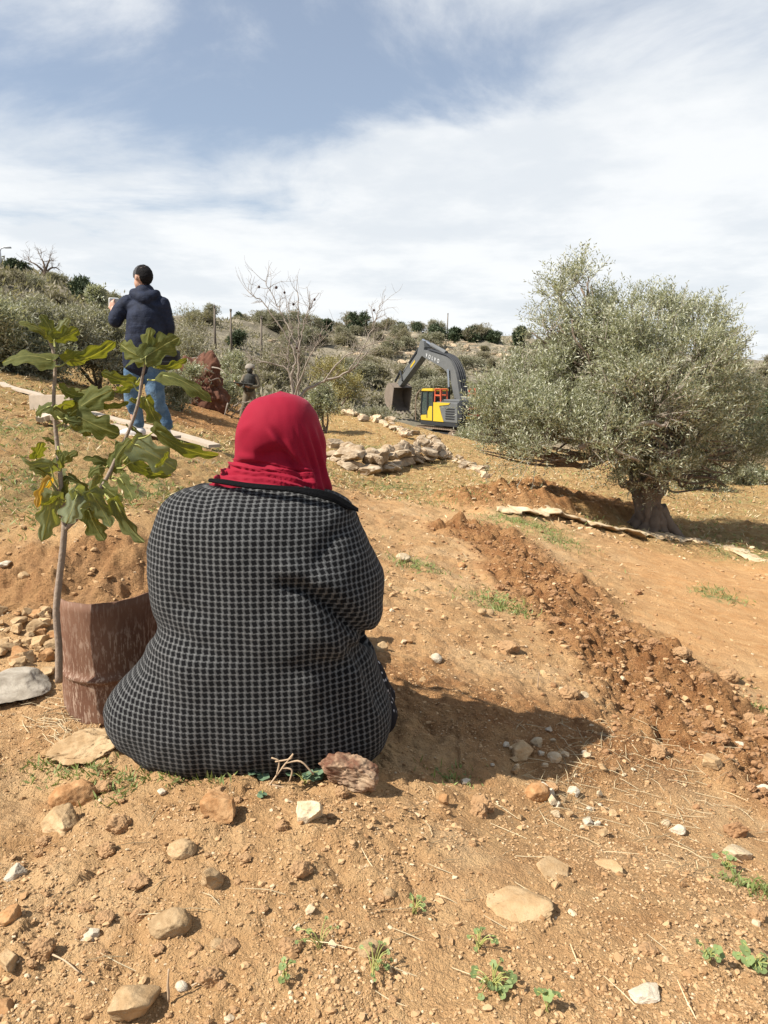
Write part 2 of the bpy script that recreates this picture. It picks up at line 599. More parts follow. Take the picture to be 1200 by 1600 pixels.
# ------------------------------------------------------------------ terrain
# control points: pixel and forward distance; interpolated as slope angle over bearing and log distance
CTRL = [
    # beneath and beside the photographer, and the near slope
    (600, 1600, 1.02), (100, 1600, 1.03), (1190, 1600, 1.04), (600, 1400, 1.33), (100, 1400, 1.33), (1190, 1400, 1.58),
    (300, 1215, 1.76), (560, 1220, 1.76), (60, 1220, 1.83), (900, 1250, 1.95), (1190, 1200, 2.45),
    (120, 1130, 2.10), (20, 1060, 2.45), (60, 970, 2.98), (0, 900, 3.30), (110, 941, 3.10), (110, 872, 3.30), (230, 935, 3.15), (230, 868, 3.35), (-150, 870, 3.3), (-150, 980, 2.9),
    (100, 790, 4.3), (100, 720, 5.5), (200, 690, 7.5), (60, 640, 9.5), (60, 603, 12.5), (-200, 700, 5.5), (-200, 600, 9.5),
    (330, 800, 4.8), (330, 720, 7.2), (330, 690, 10.0), (640, 1160, 2.1), (740, 1130, 2.25), (900, 1100, 2.62), (900, 1000, 3.6),
    (620, 1000, 3.0), (620, 900, 4.4), (620, 815, 6.6), (600, 790, 7.6), (600, 778, 10.2), (600, 760, 12.5),
    (1100, 1050, 3.6), (1190, 1000, 4.4), (1100, 930, 5.6), (1190, 900, 7.6), (800, 812, 7.6), (800, 790, 9.2), (1000, 845, 8.9), (1010, 826, 10.3), (1190, 868, 9.2), (1190, 845, 10.4),
    (1390, 900, 9.0), (1390, 1100, 3.4), (850, 770, 11.5), (760, 745, 16), (590, 742, 15.6), (600, 715, 18.5), (1190, 800, 13.4), (1100, 770, 17), (950, 755, 16), (1390, 790, 14),
    (330, 668, 17), (320, 642, 20), (400, 690, 15), (395, 657, 23), (480, 700, 17.5), (500, 655, 25), (560, 650, 26.5), (640, 672, 25), (700, 700, 21.5), (745, 725, 18.5),
    # valley with the excavator, slopes beyond
    (690, 692, 42), (760, 705, 40), (600, 680, 42), (560, 672, 38), (480, 645, 40), (400, 625, 38), (860, 700, 42), (960, 690, 40),
    (600, 612, 62), (600, 570, 85), (600, 540, 105), (450, 590, 62), (450, 540, 90), (760, 620, 64), (760, 565, 95), (900, 640, 66), (900, 580, 98),
    (1190, 705, 33), (1190, 650, 58), (1190, 605, 98), (1390, 700, 34), (1390, 620, 90),
    (50, 575, 18), (50, 515, 32), (50, 460, 47), (-200, 540, 18), (-200, 440, 45), (190, 585, 24), (190, 535, 42), (280, 600, 28), (280, 555, 45), (280, 520, 64),
]
RIDGE = [(-400, 370, 60), (-150, 392, 60), (0, 416, 60), (60, 434, 58), (130, 462, 56), (200, 488, 64), (300, 499, 84), (400, 505, 102), (500, 517, 116), (600, 521, 120),
         (700, 525, 121), (820, 531, 126), (1000, 548, 132), (1200, 566, 140), (1400, 574, 140), (1650, 580, 140)]
CTRL += RIDGE
CTRL += [(a, b_ + 22, Y * 1.35) for a, b_, Y in RIDGE] + [(a, 600, Y * 4) for a, b_, Y in RIDGE[::2]]
cw = np.array([P(*q) for q in CTRL])
extra = np.array([[-1.5, -0.3, 0.03], [1.5, -0.3, -0.12], [0, -0.6, 0.02], [-2.5, 0.8, 0.15], [2.2, 0.8, -0.35], [0, 0.5, 0.0], [-1.2, 0.8, 0.05], [1.2, 0.7, -0.06]])
cw = np.vstack([cw, extra])


def warp(x, y):
    r = np.hypot(x, y + 0.9)
    return np.arctan2(x, y + 0.9) * 1.6, np.log(r + 0.05), r


CTA, CTR, CTD = warp(cw[:, 0], cw[:, 1])
ce = (cw[:, 2] - CAMZ) / CTD


def tps_phi(d2):
    return np.where(d2 > 1e-12, d2 * np.log(np.maximum(d2, 1e-12)), 0)


_n = len(CTA)
A = np.zeros((_n + 3, _n + 3))
A[:_n, :_n] = tps_phi((CTA[:, None] - CTA) ** 2 + (CTR[:, None] - CTR) ** 2) + np.eye(_n) * 2e-4
A[:_n, _n:] = np.stack([np.ones(_n), CTA, CTR], 1)
A[_n:, :_n] = A[:_n, _n:].T
TW = np.linalg.solve(A, np.concatenate([ce, np.zeros(3)]))


def H0(x, y):
    x = np.asarray(x, float); y = np.asarray(y, float)
    sh = x.shape
    x = x.ravel(); y = y.ravel()
    out = np.empty(len(x))
    for s in range(0, len(x), 60000):
        a, r, rr = warp(x[s:s + 60000], y[s:s + 60000])
        e = TW[_n] + TW[_n + 1] * a + TW[_n + 2] * r
        d2 = (a[:, None] - CTA) ** 2 + (r[:, None] - CTR) ** 2
        e = e + tps_phi(d2) @ TW[:_n]
        out[s:s + 60000] = CAMZ + e * rr
    return out.reshape(sh)


YS = np.exp(np.linspace(math.log(0.7), math.log(180), 700))


def hit(px, py, fn=None, ymin=0.7):
    """where the line of sight through a pixel meets the ground"""
    fn = fn or H0
    Q = np.array([P(px, py, Y) for Y in YS if Y >= ymin])
    dz = Q[:, 2] - fn(Q[:, 0], Q[:, 1])
    k = np.argmax(dz < 0)
    if dz[k] >= 0: k = len(Q) - 1
    if k == 0: return Q[0]
    f = dz[k - 1] / (dz[k - 1] - dz[k] + 1e-12)
    return Q[k - 1] + f * (Q[k] - Q[k - 1])


def polydist(x, y, pts):
    d = np.full(x.shape, 1e9)
    for a, b_ in zip(pts[:-1], pts[1:]):
        ab = b_[:2] - a[:2]
        tt = np.clip(((x - a[0]) * ab[0] + (y - a[1]) * ab[1]) / (ab @ ab + 1e-9), 0, 1)
        d = np.minimum(d, np.hypot(x - a[0] - tt * ab[0], y - a[1] - tt * ab[1]))
    return d


def sstep(x, a, b_):
    t_ = np.clip((x - a) / (b_ - a), 0, 1)
    return t_ * t_ * (3 - 2 * t_)


FUR = [hit(*q) for q in [(735, 830), (800, 868), (862, 930), (935, 990), (1010, 1050), (1090, 1140), (1200, 1200), (1330, 1260)]]
PLOUGH = [hit(*q) for q in [(770, 792), (830, 784), (900, 786), (960, 802)]]
PILEROW = [hit(*q) for q in [(270, 660), (330, 645), (380, 640)]]
TERR = [hit(*q) for q in [(552, 652), (600, 660), (645, 680), (690, 700), (735, 722), (770, 745)]]
SHOVEL = [hit(*q) for q in [(640, 1075), (740, 1095), (850, 1130), (960, 1150)]]
GRASSP = [(830, 822, 0.55), (870, 845, 0.35), (800, 815, 0.4), (650, 885, 0.22), (770, 940, 0.22), (800, 955, 0.16), (240, 770, 0.45), (40, 675, 0.9), (120, 790, 0.4), (60, 760, 0.5), (300, 690, 0.7),
          (1180, 870, 0.9), (620, 765, 1.1), (700, 780, 0.7), (1120, 930, 0.25), (560, 700, 1.0)]
GH = [(hit(a, b_), r) for a, b_, r in GRASSP]
WOMAN = np.array([P(400, 1150, 1.95)[0], 1.98])


def masks(x, y):
    r = np.hypot(x, y)
    fur = sstep(polydist(x, y, FUR) + 0.10 * perlin(x * 2.5, y * 2.5, 3), 0.50, 0.18) * sstep(y, 8.5, 6.5)
    plo = sstep(polydist(x, y, PLOUGH) + 0.4 * perlin(x * 1.2, y * 1.2, 4), 1.0, 0.4)
    red = np.maximum(fur, plo)
    red = np.maximum(red, sstep(polydist(x, y, PILEROW) + 0.5 * perlin(x, y, 6), 1.6, 0.5))
    red = np.maximum(red, 0.75 * sstep(polydist(x, y, SHOVEL) + 0.1 * perlin(x * 3, y * 3, 7), 0.40, 0.10))
    red = np.maximum(red, 0.7 * sstep(np.abs(y - 3.2 - 0.1 * perlin(x * 2, y * 2, 8)), 0.35, 0.1) * sstep(x, -0.55, -0.75))
    orange = sstep(x - 1.1 - 0.28 * (y - 4), 0.0, 0.8) * sstep(y, 3.3, 4.2) * sstep(y, 9.3, 8.6)
    left = sstep(x, -0.4, -1.0) * sstep(y, 3.3, 4.0)
    field = np.maximum(sstep(y + 0.4 * perlin(x * .7, y * .7, 9), 7.6, 9.6) * sstep(r, 40, 30), 0.55 * left * sstep(y, 40, 30))
    right = sstep(x - 2.2, 0, 1.5) * sstep(y, 9.2, 10)
    field = np.maximum(field, right * sstep(r, 40, 30))
    hill = sstep(r + 5 * perlin(x * .1, y * .1, 10), 27, 38)
    grass = 0.16 * left + 0.08 * field
    for q, rad in GH:
        d = np.hypot(x - q[0], (y - q[1]) * 0.8) + rad * 0.5 * fbm(x * 2.2 / rad, y * 2.2 / rad, 3, 12)
        grass = np.maximum(grass, sstep(d, rad, rad * 0.3))
    a = x / np.maximum(y, 1)
    pale = sstep(a, -0.12, 0.02) * sstep(r, 78, 98) * sstep(a, 0.32, 0.22) + 0.25
    return fur, plo, red, orange, field, hill, np.clip(grass, 0, 1), np.clip(pale, 0, 1)


def detail(x, y, cell, mk):
    fur, plo, red, orange, field, hill, grass, pale = mk
    r = np.hypot(x, y)
    z = np.zeros_like(x)

    def fade(wl):
        return sstep(wl / cell, 2.2, 4.5)
    soft = 1 - 0.55 * sstep(polydist(x, y, [np.array([0.15, 1.0, 0]), np.array([0.55, 1.6, 0]), np.array([1.4, 2.3, 0])]) + .15 * perlin(x * 3, y * 3, 20), 0.5, 0.15)
    rough = np.clip(soft * (0.75 + 0.5 * perlin(x * 1.7, y * 1.7, 21)), 0.25, 1.3) * (1 - 0.6 * orange)
    z += 0.035 * fbm(x * 1.2, y * 1.2, 3, 30) * sstep(r, 0.5, 1.5)
    z += 0.05 * fbm(x * 0.35, y * 0.35, 3, 31) * sstep(r, 3, 9)
    z += hill * (0.5 * fbm(x * 0.12, y * 0.12, 4, 32) + 0.35 * np.abs(perlin(x * .3, y * .3, 33)))
    # terraces on the far slope
    for wl, amp, seed in ((0.30, 0.020, 40), (0.11, 0.019, 41), (0.045, 0.0125, 42), (0.020, 0.0082, 43)):
        act = (fade(wl) > 0.01) & (r < wl * 420)
        if not act.any(): continue
        xa, ya = x[act], y[act]
        wx = xa + 0.3 * wl * perlin(xa / wl * 1.3, ya / wl * 1.3, seed + 50)
        wy = ya + 0.3 * wl * perlin(xa / wl * 1.3, ya / wl * 1.3, seed + 60)
        d, hh = worley(wx / wl, wy / wl, seed)
        bumpv = np.maximum(0, 1 - (d / (0.35 + 0.4 * hh)) ** 2) * (0.25 + hh)
        k = amp * fade(wl)[act] * rough[act] * (1 + 1.6 * np.maximum(fur, plo)[act] + 0.4 * field[act])
        z[act] += k * (bumpv - 0.2)
    # furrow: heaped clods with deep gaps
    act = fur > 0.01
    if act.any():
        xa, ya = x[act], y[act]
        wl = 0.27
        wx = xa + 0.10 * perlin(xa * 5, ya * 5, 71); wy = ya + 0.10 * perlin(xa * 5, ya * 5, 72)
        d, hh = worley(wx / wl, wy / wl, 70)
        lump = np.sqrt(np.maximum(0, 1 - (d / 0.72) ** 2)) * (0.3 + hh)
        rid = fbm(xa * 3.2, ya * 3.2, 4, 73)
        d2_, h2_ = worley(xa / .085 + perlin(xa * 14, ya * 14, 77) * .5, ya / .085 + perlin(xa * 14, ya * 14, 78) * .5, 79)
        lump2 = np.maximum(0, 1 - d2_ / 0.75) * (0.2 + h2_)
        z[act] += fur[act] * (0.026 * lump - 0.035 + 0.050 * rid + 0.034 * lump2 + 0.036 * np.abs(perlin(xa * 9, ya * 9, 74)) + 0.016 * np.abs(perlin(xa * 26, ya * 26, 76)))
    act = plo > 0.01
    if act.any():
        xa, ya = x[act], y[act]
        z[act] += plo[act] * (0.10 + 0.10 * np.abs(perlin(xa * 2.3, ya * 2.3, 75)) + 0.06 * np.abs(perlin(xa * 6, ya * 6, 76)))
    act = red > 0.3
    # field clods
    act = (field > 0.02) & (r < 45)
    if act.any():
        xa, ya = x[act], y[act]
        z[act] += field[act] * (0.05 * np.abs(perlin(xa * 2.6, ya * 2.6, 80)) + 0.05 * np.abs(perlin(xa * 6.5, ya * 6.5, 81)) * fade(0.18)[act])
    # scarp face behind the drum: eroded lip
    sc = sstep(np.abs(y - 3.22), 0.35, 0.05) * sstep(x, -0.45, -0.7)
    act = sc > 0.01
    if act.any():
        xa, ya = x[act], y[act]
        z[act] += sc[act] * (0.05 * fbm(xa * 5, ya * 5, 4, 90) + 0.03 * np.abs(perlin(xa * 14, ya * 14, 91)))
    return z


def Hfull(x, y):
    x = np.asarray(x, float); y = np.asarray(y, float)
    sh = x.shape
    x = x.ravel(); y = y.ravel()
    cell = 0.0024 * np.hypot(x, y + 0.6)
    return (H0(x, y) + detail(x, y, cell, masks(x, y))).reshape(sh)


def ground(px, py, ymin=0.7):
    return hit(px, py, Hfull, ymin)


NA = 640
ta = np.linspace(-1, 1, NA)
ang = math.radians(36) * ta + math.radians(40) * np.abs(ta) ** 5 * np.sign(ta)
rr_ = [0.72]
while rr_[-1] < 900:
    r = rr_[-1]
    st = 0.0027 if r < 7 else (0.0027 + (r - 7) / 43 * 0.0045 if r < 50 else (0.0075 if r < 150 else 0.05))
    rr_.append(r * (1 + st))
R_ = np.array(rr_)
RA, AA = np.meshgrid(R_, ang, indexing='ij')
GX = (RA * np.sin(AA)).ravel(); GY = (RA * np.cos(AA) - 0.6).ravel()
mk = masks(GX, GY)
GZ = H0(GX, GY) + detail(GX, GY, (0.0030 * RA).ravel(), mk)
nr, na = len(R_), NA
i, j = np.meshgrid(np.arange(nr - 1), np.arange(na - 1), indexing='ij')
q = np.stack([i * na + j, (i + 1) * na + j, (i + 1) * na + j + 1, i * na + j + 1], -1).reshape(-1, 4)
g = MB()
g.add(np.stack([GX, GY, GZ], 1), q[:, ::-1])
gr = g.build('ground', M['soil'], smooth=True)
tag(gr, kind='structure')
for nm, arr in zip(('red', 'orange', 'field', 'hill', 'grass', 'pale'), (mk[2], mk[3], mk[4], mk[5], mk[6], mk[7])):
    at = gr.data.attributes.new(nm, 'FLOAT', 'POINT')
    at.data.foreach_set('value', arr.astype(np.float32))
print('terrain verts', len(GX))


def gz(x, y):
    return float(Hfull(np.array([x]), np.array([y]))[0])


# ------------------------------------------------------------------ vegetation
def limb(mb, pts, r0, r1, seg=7, wob=0.12, k=5, mat=0, seed=0):
    s = spline(pts, k)
    tt = np.linspace(0, 1, len(s))
    s = s + (rng.normal(size=s.shape) * (0.18 * (r0 + (r1 - r0) * tt))[:, None]) * np.sin(np.pi * tt)[:, None]
    tube(mb, s, r0 + (r1 - r0) * tt ** 0.8, seg, mat, True, wob=wob, seed=seed)
    return s


def leafy(mb, clumps, n_twig, n_leaf, L, W, tl, up=0.35, r=None, mat=0, twigs=None, shell=0.55, clus=0):
    """clumps: rows of centre and half sizes; twigs grow outwards from points inside, leaves along each twig"""
    r = r or rng
    cl = np.asarray(clumps, float)
    vol = (cl[:, 3] * cl[:, 4] * cl[:, 5]) ** (2 / 3)
    idx = r.choice(len(cl), n_twig, p=vol / vol.sum())
    d = unit(r.normal(size=(n_twig, 3)))
    rad = shell + (1 - shell) * r.random(n_twig) ** 0.6
    sub = np.sign(np.sin(d * 5.1 + idx[:, None] * 1.7)) * 0.0
    if clus:
        nc = clus
        cd = unit(r.normal(size=(len(cl), nc, 3)))
        cd[..., 2] = np.abs(cd[..., 2]) * np.where(r.random((len(cl), nc)) < .7, 1, -1)
        d = unit(cd[idx, r.integers(0, nc, n_twig)] + r.normal(size=(n_twig, 3)) * 0.30)
    st = cl[idx, :3] + d * rad[:, None] * cl[idx, 3:] * (0.86 + 0.14 * np.sin(7 * d[:, :1] + 5 * d[:, 1:2] + idx[:, None]))
    td = unit(d * 0.8 + np.array([0, 0, up]) + r.normal(size=(n_twig, 3)) * 0.45)
    ln = tl * r.uniform(0.5, 1.25, n_twig)
    s = np.linspace(0.08, 1.0, n_leaf)
    droop = np.array([0, 0, -1.0])
    pos = st[:, None] + td[:, None] * (s[None, :, None] * ln[:, None, None]) + droop * (s[None, :, None] ** 2 * ln[:, None, None] * 0.18)
    side = unit(np.cross(td, r.normal(size=(n_twig, 3))))
    side2 = np.cross(td, side)
    a = (np.arange(n_leaf) * 2.4)[None, :, None] + r.uniform(0, 6.28, (n_twig, 1, 1))
    ld = td[:, None] * 0.75 + (np.cos(a) * side[:, None] + np.sin(a) * side2[:, None]) * 0.8 + r.normal(size=(n_twig, n_leaf, 3)) * 0.2
    nr_ = unit(r.normal(size=(n_twig * n_leaf, 3)) + np.array([0, 0, 1.0]))
    V, Fq = diamonds(pos.reshape(-1, 3), ld.reshape(-1, 3), nr_, L * r.uniform(0.6, 1.2, n_twig * n_leaf), W * r.uniform(0.7, 1.2, n_twig * n_leaf), 0.1)
    mb.add(V, Fq, mat)
    if twigs is not None:
        for k in range(0, n_twig, twigs):
            a0, b0 = st[k], st[k] + td[k] * ln[k] - np.array([0, 0, 0.18 * ln[k]])
            tube(mb, [a0 - td[k] * 0.1, a0, b0], [0.006, 0.005, 0.002], 3, 1, False)


def olive_tree(name, label, trunk_px, base_pt, clumps_px, Y, n_twig, n_leaf, group=None, thick=0.3, L=0.06, W=0.014, tl=0.32, mats=('bark', 'olive'), lean=(0, 0), cat='olive tree', twigs=6):
    root = thing(name, base_pt, label, cat, group)
    k = Y / F
    cl = []
    for (px, py, rx, ry, dy_) in clumps_px:
        c_ = P(px, py, Y + dy_)
        cl.append([*c_, rx * k, max(rx, ry) * k * 0.85, ry * k])
    cl = np.array(cl)
    mt = MB()
    top = base_pt + np.array([lean[0], lean[1], thick * 3.2])
    s = spline([base_pt - np.array([0, 0, 0.1]), base_pt + np.array([lean[0] * .2, 0, thick * 0.55]), base_pt + np.array([lean[0] * .5, 0, thick * 1.6]), top], 12)
    tt = np.linspace(0, 1, len(s))
    tube(mt, s, thick * (0.62 + 0.75 * np.exp(-tt * 6) + 0.12 * np.sin(tt * 9)), 44, 0, True, wob=0.30, seed=3)
    for q in range(6):                                   # root flare
        a = q * 1.05 + 0.3
        e = base_pt + np.array([math.cos(a) * thick * 1.7, math.sin(a) * thick * 1.3, -0.12])
        limb(mt, [base_pt + np.array([math.cos(a) * thick * .3, math.sin(a) * thick * .3, thick * 1.0]), base_pt + np.array([math.cos(a) * thick * .85, math.sin(a) * thick * .8, thick * 0.28]), e], thick * 0.36, thick * 0.15, 8, 0.2)
    for c_ in cl:
        mid = top * 0.45 + c_[:3] * 0.55 + rng.normal(size=3) * thick * 0.5 - np.array([0, 0, 0.1])
        limb(mt, [top - np.array([0, 0, thick * .5]), top * .75 + c_[:3] * .25 + rng.normal(size=3) * thick * .35, mid, c_[:3]], thick * (0.30 if c_[2] < base_pt[2] + 2.3 else 0.17), thick * (0.07 if c_[2] < base_pt[2] + 2.3 else .04), 7, 0.2)
        for q in range(5):
            e = c_[:3] + unit(rng.normal(size=3)) * c_[3:] * 0.9
            limb(mt, [mid, (mid + e) / 2 + rng.normal(size=3) * 0.1, e], thick * 0.09, 0.008, 5, 0.1)
    V_ = mt.v[0]
    rad_ = np.hypot(V_[:, 0] - base_pt[0], V_[:, 1] - base_pt[1])
    an_ = np.arctan2(V_[:, 1] - base_pt[1], V_[:, 0] - base_pt[0])
    kx_ = 1 + 0.14 * np.sin(an_ * 7 + 2.5 * V_[:, 2]) + 0.10 * fbm3(V_ * np.array([9, 9, 4]), 3, 5)
    V_[:, 0] = base_pt[0] + (V_[:, 0] - base_pt[0]) * kx_; V_[:, 1] = base_pt[1] + (V_[:, 1] - base_pt[1]) * kx_
    mt.build('trunk', M[mats[0]], root, True)
    cr_ = MB()
    leafy(cr_, cl, n_twig, n_leaf, L, W, tl, twigs=twigs, clus=9, up=0.8)
    cr_.build('crown', [M[mats[1]], M['bark_pale']], root)
    return root


# the big olive tree at the right, beyond the pale ledge
tb = ground(1018, 829, 9.3)
clumps = [(800, 655, 62, 70, -.2), (775, 690, 40, 35, -.1), (845, 600, 65, 60, .1), (880, 665, 75, 60, -.5), (930, 575, 75, 60, -.2), (862, 700, 60, 35, -.7), (940, 690, 60, 40, -.9),
          (872, 468, 22, 32, .3), (908, 450, 18, 34, .2), (856, 512, 28, 28, .1), (888, 505, 26, 26, .0), (962, 486, 38, 30, .2), (1030, 502, 46, 38, 0), (1090, 522, 40, 42, .3), (1118, 510, 18, 22, .2), (930, 515, 40, 24, .2), (1000, 545, 70, 50, -.4), (1060, 580, 80, 60, -.4),
          (1115, 590, 55, 62, .3), (1000, 630, 75, 55, -.9), (1080, 660, 70, 55, -.3), (1140, 660, 44, 60, .6), (1010, 700, 46, 48, -.75), (1075, 715, 50, 35, .4), (1130, 710, 40, 35, .9), (985, 752, 22, 18, -.45), (1022, 752, 24, 26, -.42), (1150, 705, 45, 45, .6), (1045, 738, 40, 28, -.3), (1120, 745, 34, 24, .8)]
ot = olive_tree('olive_tree', 'big old olive tree with thick gnarled trunk and broad silvery crown, right of the excavator', None, tb, clumps, tb[1], 8200, 15, thick=0.31, L=0.062, W=0.015, tl=0.38, lean=(-0.12, 0.1), twigs=7)
# two bleached dead limbs showing in front of its crown
dl = MB()
for pts in ([(985, 672), (1000, 664), (1020, 660), (1035, 666), (1048, 655)], [(905, 700), (925, 690), (945, 692), (965, 705), (1000, 720)], [(1060, 650), (1075, 640), (1090, 625)]):
    s = spline([P(a, b_, tb[1] - 0.95) for a, b_ in pts], 5)
    tube(dl, s, np.linspace(0.035, 0.018, len(s)), 7, 0, True, wob=0.2)
dl.build('dead_branch', M['bark_pale'], ot, True)
BASE_SAPLING_TREE = ot


def bush(name, label, cat, px, py, w_px, h_px, Y, n_twig, n_leaf, mat, L, W, tl, group=None, sub=7, stem='bark', up=0.5, trunk=True, seed=0):
    """a shrub or small tree whose foot stands at pixel (px, py) at distance Y"""
    r = np.random.default_rng(seed + int(px * 7 + py))
    k = Y / F
    b0 = P(px, py, Y)
    b0[2] = gz(b0[0], b0[1]) - 0.03
    wv, hv = w_px * k / 2, h_px * k
    top = P(px, py - h_px, Y)[2]
    hv = max(top - b0[2], hv * 0.6)
    root = thing(name, b0, label, cat, group)
    cl = []
    for q in range(sub):
        a = r.uniform(0, 6.28)
        u = r.uniform(0.15, 0.75)
        zz = r.uniform(0.14, 0.80)
        cl.append([b0[0] + math.cos(a) * wv * u, b0[1] + math.sin(a) * wv * u, b0[2] + hv * zz, wv * r.uniform(.32, .5), wv * r.uniform(.32, .5), hv * min(r.uniform(.18, .3), 0.95 - zz + .05)])
    cl = np.array(cl)
    if trunk:
        mt = MB()
        for q in range(min(sub, 6)):
            c_ = cl[q, :3]
            limb(mt, [b0 + np.array([0.02 * q, 0, -0.05]), b0 * .6 + c_ * .4 + r.normal(size=3) * 0.05 * hv, c_], 0.05 * hv * 0.5 + 0.01, 0.012, 5, 0.1)
        mt.build('trunk', M[stem], root, True)
    cb = MB()
    leafy(cb, cl, n_twig, n_leaf, L, W, tl, up, r, shell=0.35, clus=8)
    cb.build('crown', M[mat], root)
    return root


# olive trees and shrubs on the left slope
LB = [('olive_tree', 'grey-green olive tree cut by the left edge of the photo, dark at its foot', 'olive tree', 0, 615, 190, 138, 14, 4200, 11, 'olive', 0.10, 0.026, 0.45),
      ('olive_tree', 'broad pale olive tree on the left slope directly behind the fig sapling', 'olive tree', 85, 615, 190, 128, 15.5, 4600, 11, 'olive_far', 0.10, 0.026, 0.45),
      ('olive_tree', 'bushy olive tree on the left slope immediately left of the standing man', 'olive tree', 150, 610, 140, 112, 17, 3600, 11, 'olive_far', 0.11, 0.028, 0.45),
      ('olive_tree', 'pale feathery young olive tree behind the right shoulder of the standing man', 'olive tree', 297, 600, 62, 135, 27, 700, 10, 'olive_far', 0.13, 0.03, 0.5),
      ('shrub', 'dark low shrub standing just behind the legs of the standing man', 'shrub', 278, 642, 70, 70, 18, 900, 9, 'olive', 0.09, 0.025, 0.3),
      ('shrub', 'silvery green shrub between the torn earth mound and the person with helmet', 'shrub', 352, 640, 56, 88, 24, 1300, 10, 'olive', 0.10, 0.028, 0.35),
      ('shrub', 'dark grey-green shrub growing at the field edge right of the red headscarf', 'shrub', 505, 664, 48, 70, 22, 800, 9, 'olive', 0.10, 0.028, 0.3),
      ('shrub', 'yellowing leafy shrub around the foot of the bare fruit tree', 'shrub', 520, 640, 90, 85, 27, 700, 8, 'yellow_leaf', 0.09, 0.04, 0.4),
      ('brush_heap', 'heap of cut grey olive branches beneath the raised excavator bucket', 'brush heap', 575, 650, 100, 16, 33, 900, 10, 'olive_far', 0.13, 0.03, 0.35),
      ('brush_heap', 'heap of pale torn olive branches in front of the excavator tracks', 'brush heap', 626, 690, 50, 6, 33, 200, 10, 'olive_far', 0.13, 0.03, 0.3),
      ('brush_heap', 'grey branches lying between the excavator tracks and the big olive tree', 'brush heap', 742, 716, 46, 24, 30, 600, 10, 'olive', 0.14, 0.035, 0.5),
      ('shrub', 'grey shrub in shade at the foot of the slope right behind the olive trunk', 'shrub', 1085, 778, 90, 62, 17.5, 1300, 10, 'olive', 0.09, 0.024, 0.35),
      ('shrub', 'green-grey bush at the right edge of the photo beyond the ploughed terrace', 'shrub', 1165, 790, 80, 50, 19, 800, 9, 'olive', 0.09, 0.028, 0.3),
      ('shrub', 'dense bush far right, halfway up behind the olive crown', 'shrub', 1205, 745, 90, 150, 30, 1300, 9, 'dark_leaf', 0.18, 0.05, 0.5),
      ('shrub', 'rounded green bush on the skyline left of the standing man', 'shrub', 128, 470, 34, 32, 50, 500, 8, 'dark_leaf', 0.28, 0.09, 0.5),
      ('shrub', 'small dark bush on the slope nearest to the raised hand of the standing man', 'shrub', 152, 480, 26, 27, 48, 400, 8, 'olive', 0.28, 0.09, 0.5)]
for k_, (nm, lb, ct, px, py, w_, h_, Y, nt_, nl_, mt_, L, W, tl) in enumerate(LB):
    bush(nm, lb, ct, px, py, w_, h_, Y, nt_, nl_, mt_, L, W, tl, sub=9 if w_ > 80 else 6, seed=k_, up=0.35 if 'heap' in nm else 0.5, stem='bark_pale' if 'heap' in nm or 'pale' in lb else 'bark')

# evergreen bushes one can tell apart on the far skyline
SK = [(508, 524, 28, 22, 'round dark bush on the skyline right above the headscarf, left of the larger one'),
      (560, 524, 44, 33, 'largest dark evergreen bush on the skyline, midway between headscarf and excavator arm'),
      (628, 520, 14, 14, 'small bush on the skyline left of the tip of the excavator arm'),
      (683, 530, 30, 24, 'domed dark green bush on the skyline beside the tall far pole'),
      (710, 533, 26, 18, 'low green bush on the skyline just right of the domed one'),
      (736, 535, 30, 22, 'wide green bush on the skyline nearest to the olive crown'),
      (765, 556, 36, 22, 'bright green bush below the skyline at the left side of the olive crown'),
      (812, 533, 16, 22, 'tiny dark bush alone on the skyline above the olive crown'),
      (372, 500, 12, 14, 'tiny dark tree on the skyline between the two utility poles'),
      (20, 424, 12, 10, 'little round bush at the top left of the hill'),
      (35, 428, 10, 9, 'smaller of two dark bushes beside the leafless hilltop tree')]
for k_, (px, py, w_, h_, lb) in enumerate(SK):
    Y = 58 if px < 60 else 112
    bush('evergreen_bush', lb, 'bush', px, py, w_, h_, Y, 260 + int(w_ * 9), 8, 'dark_leaf', 0.42 if Y > 100 else 0.25, 0.16 if Y > 100 else 0.1, 0.5, sub=6, seed=40 + k_, group='evergreen bushes along the far skyline')

# scrub on the far slopes: three kinds, copied
protos = []
for k_, (mt_, w_, h_) in enumerate([('scrub', 2.6, 1.9), ('olive_far', 3.0, 2.4), ('scrub', 1.8, 1.3), ('dark_leaf', 1.8, 1.6), ('scrub', 3.4, 2.6)]):
    r = np.random.default_rng(90 + k_)
    cl = []
    for q in range(7):
        a = r.uniform(0, 6.28); u = r.uniform(.1, .7) * w_ / 2; zz = r.uniform(.25, .75) * h_
        cl.append([math.cos(a) * u, math.sin(a) * u, zz, w_ * .22, w_ * .22, h_ * .22])
    cb = MB()
    leafy(cb, np.array(cl), 620, 8, 0.20, 0.07, 0.45, 0.4, r, shell=0.3)
    protos.append(cb.mesh('scrub_bush', M[mt_]))
r = np.random.default_rng(77)
placed = 0
tries = 0
SCN = {0: 'grey-brown scrub bush, one of many alike scattered over the far valley slope', 1: 'grey-green wild olive bush, one of many alike on the far valley slope',
       2: 'small grey-brown scrub bush, one of many alike on the far valley slope', 3: 'small dark green bush, one of many alike dotted over the far slope', 4: 'tall grey-brown thicket, one of many alike covering the far valley slope'}
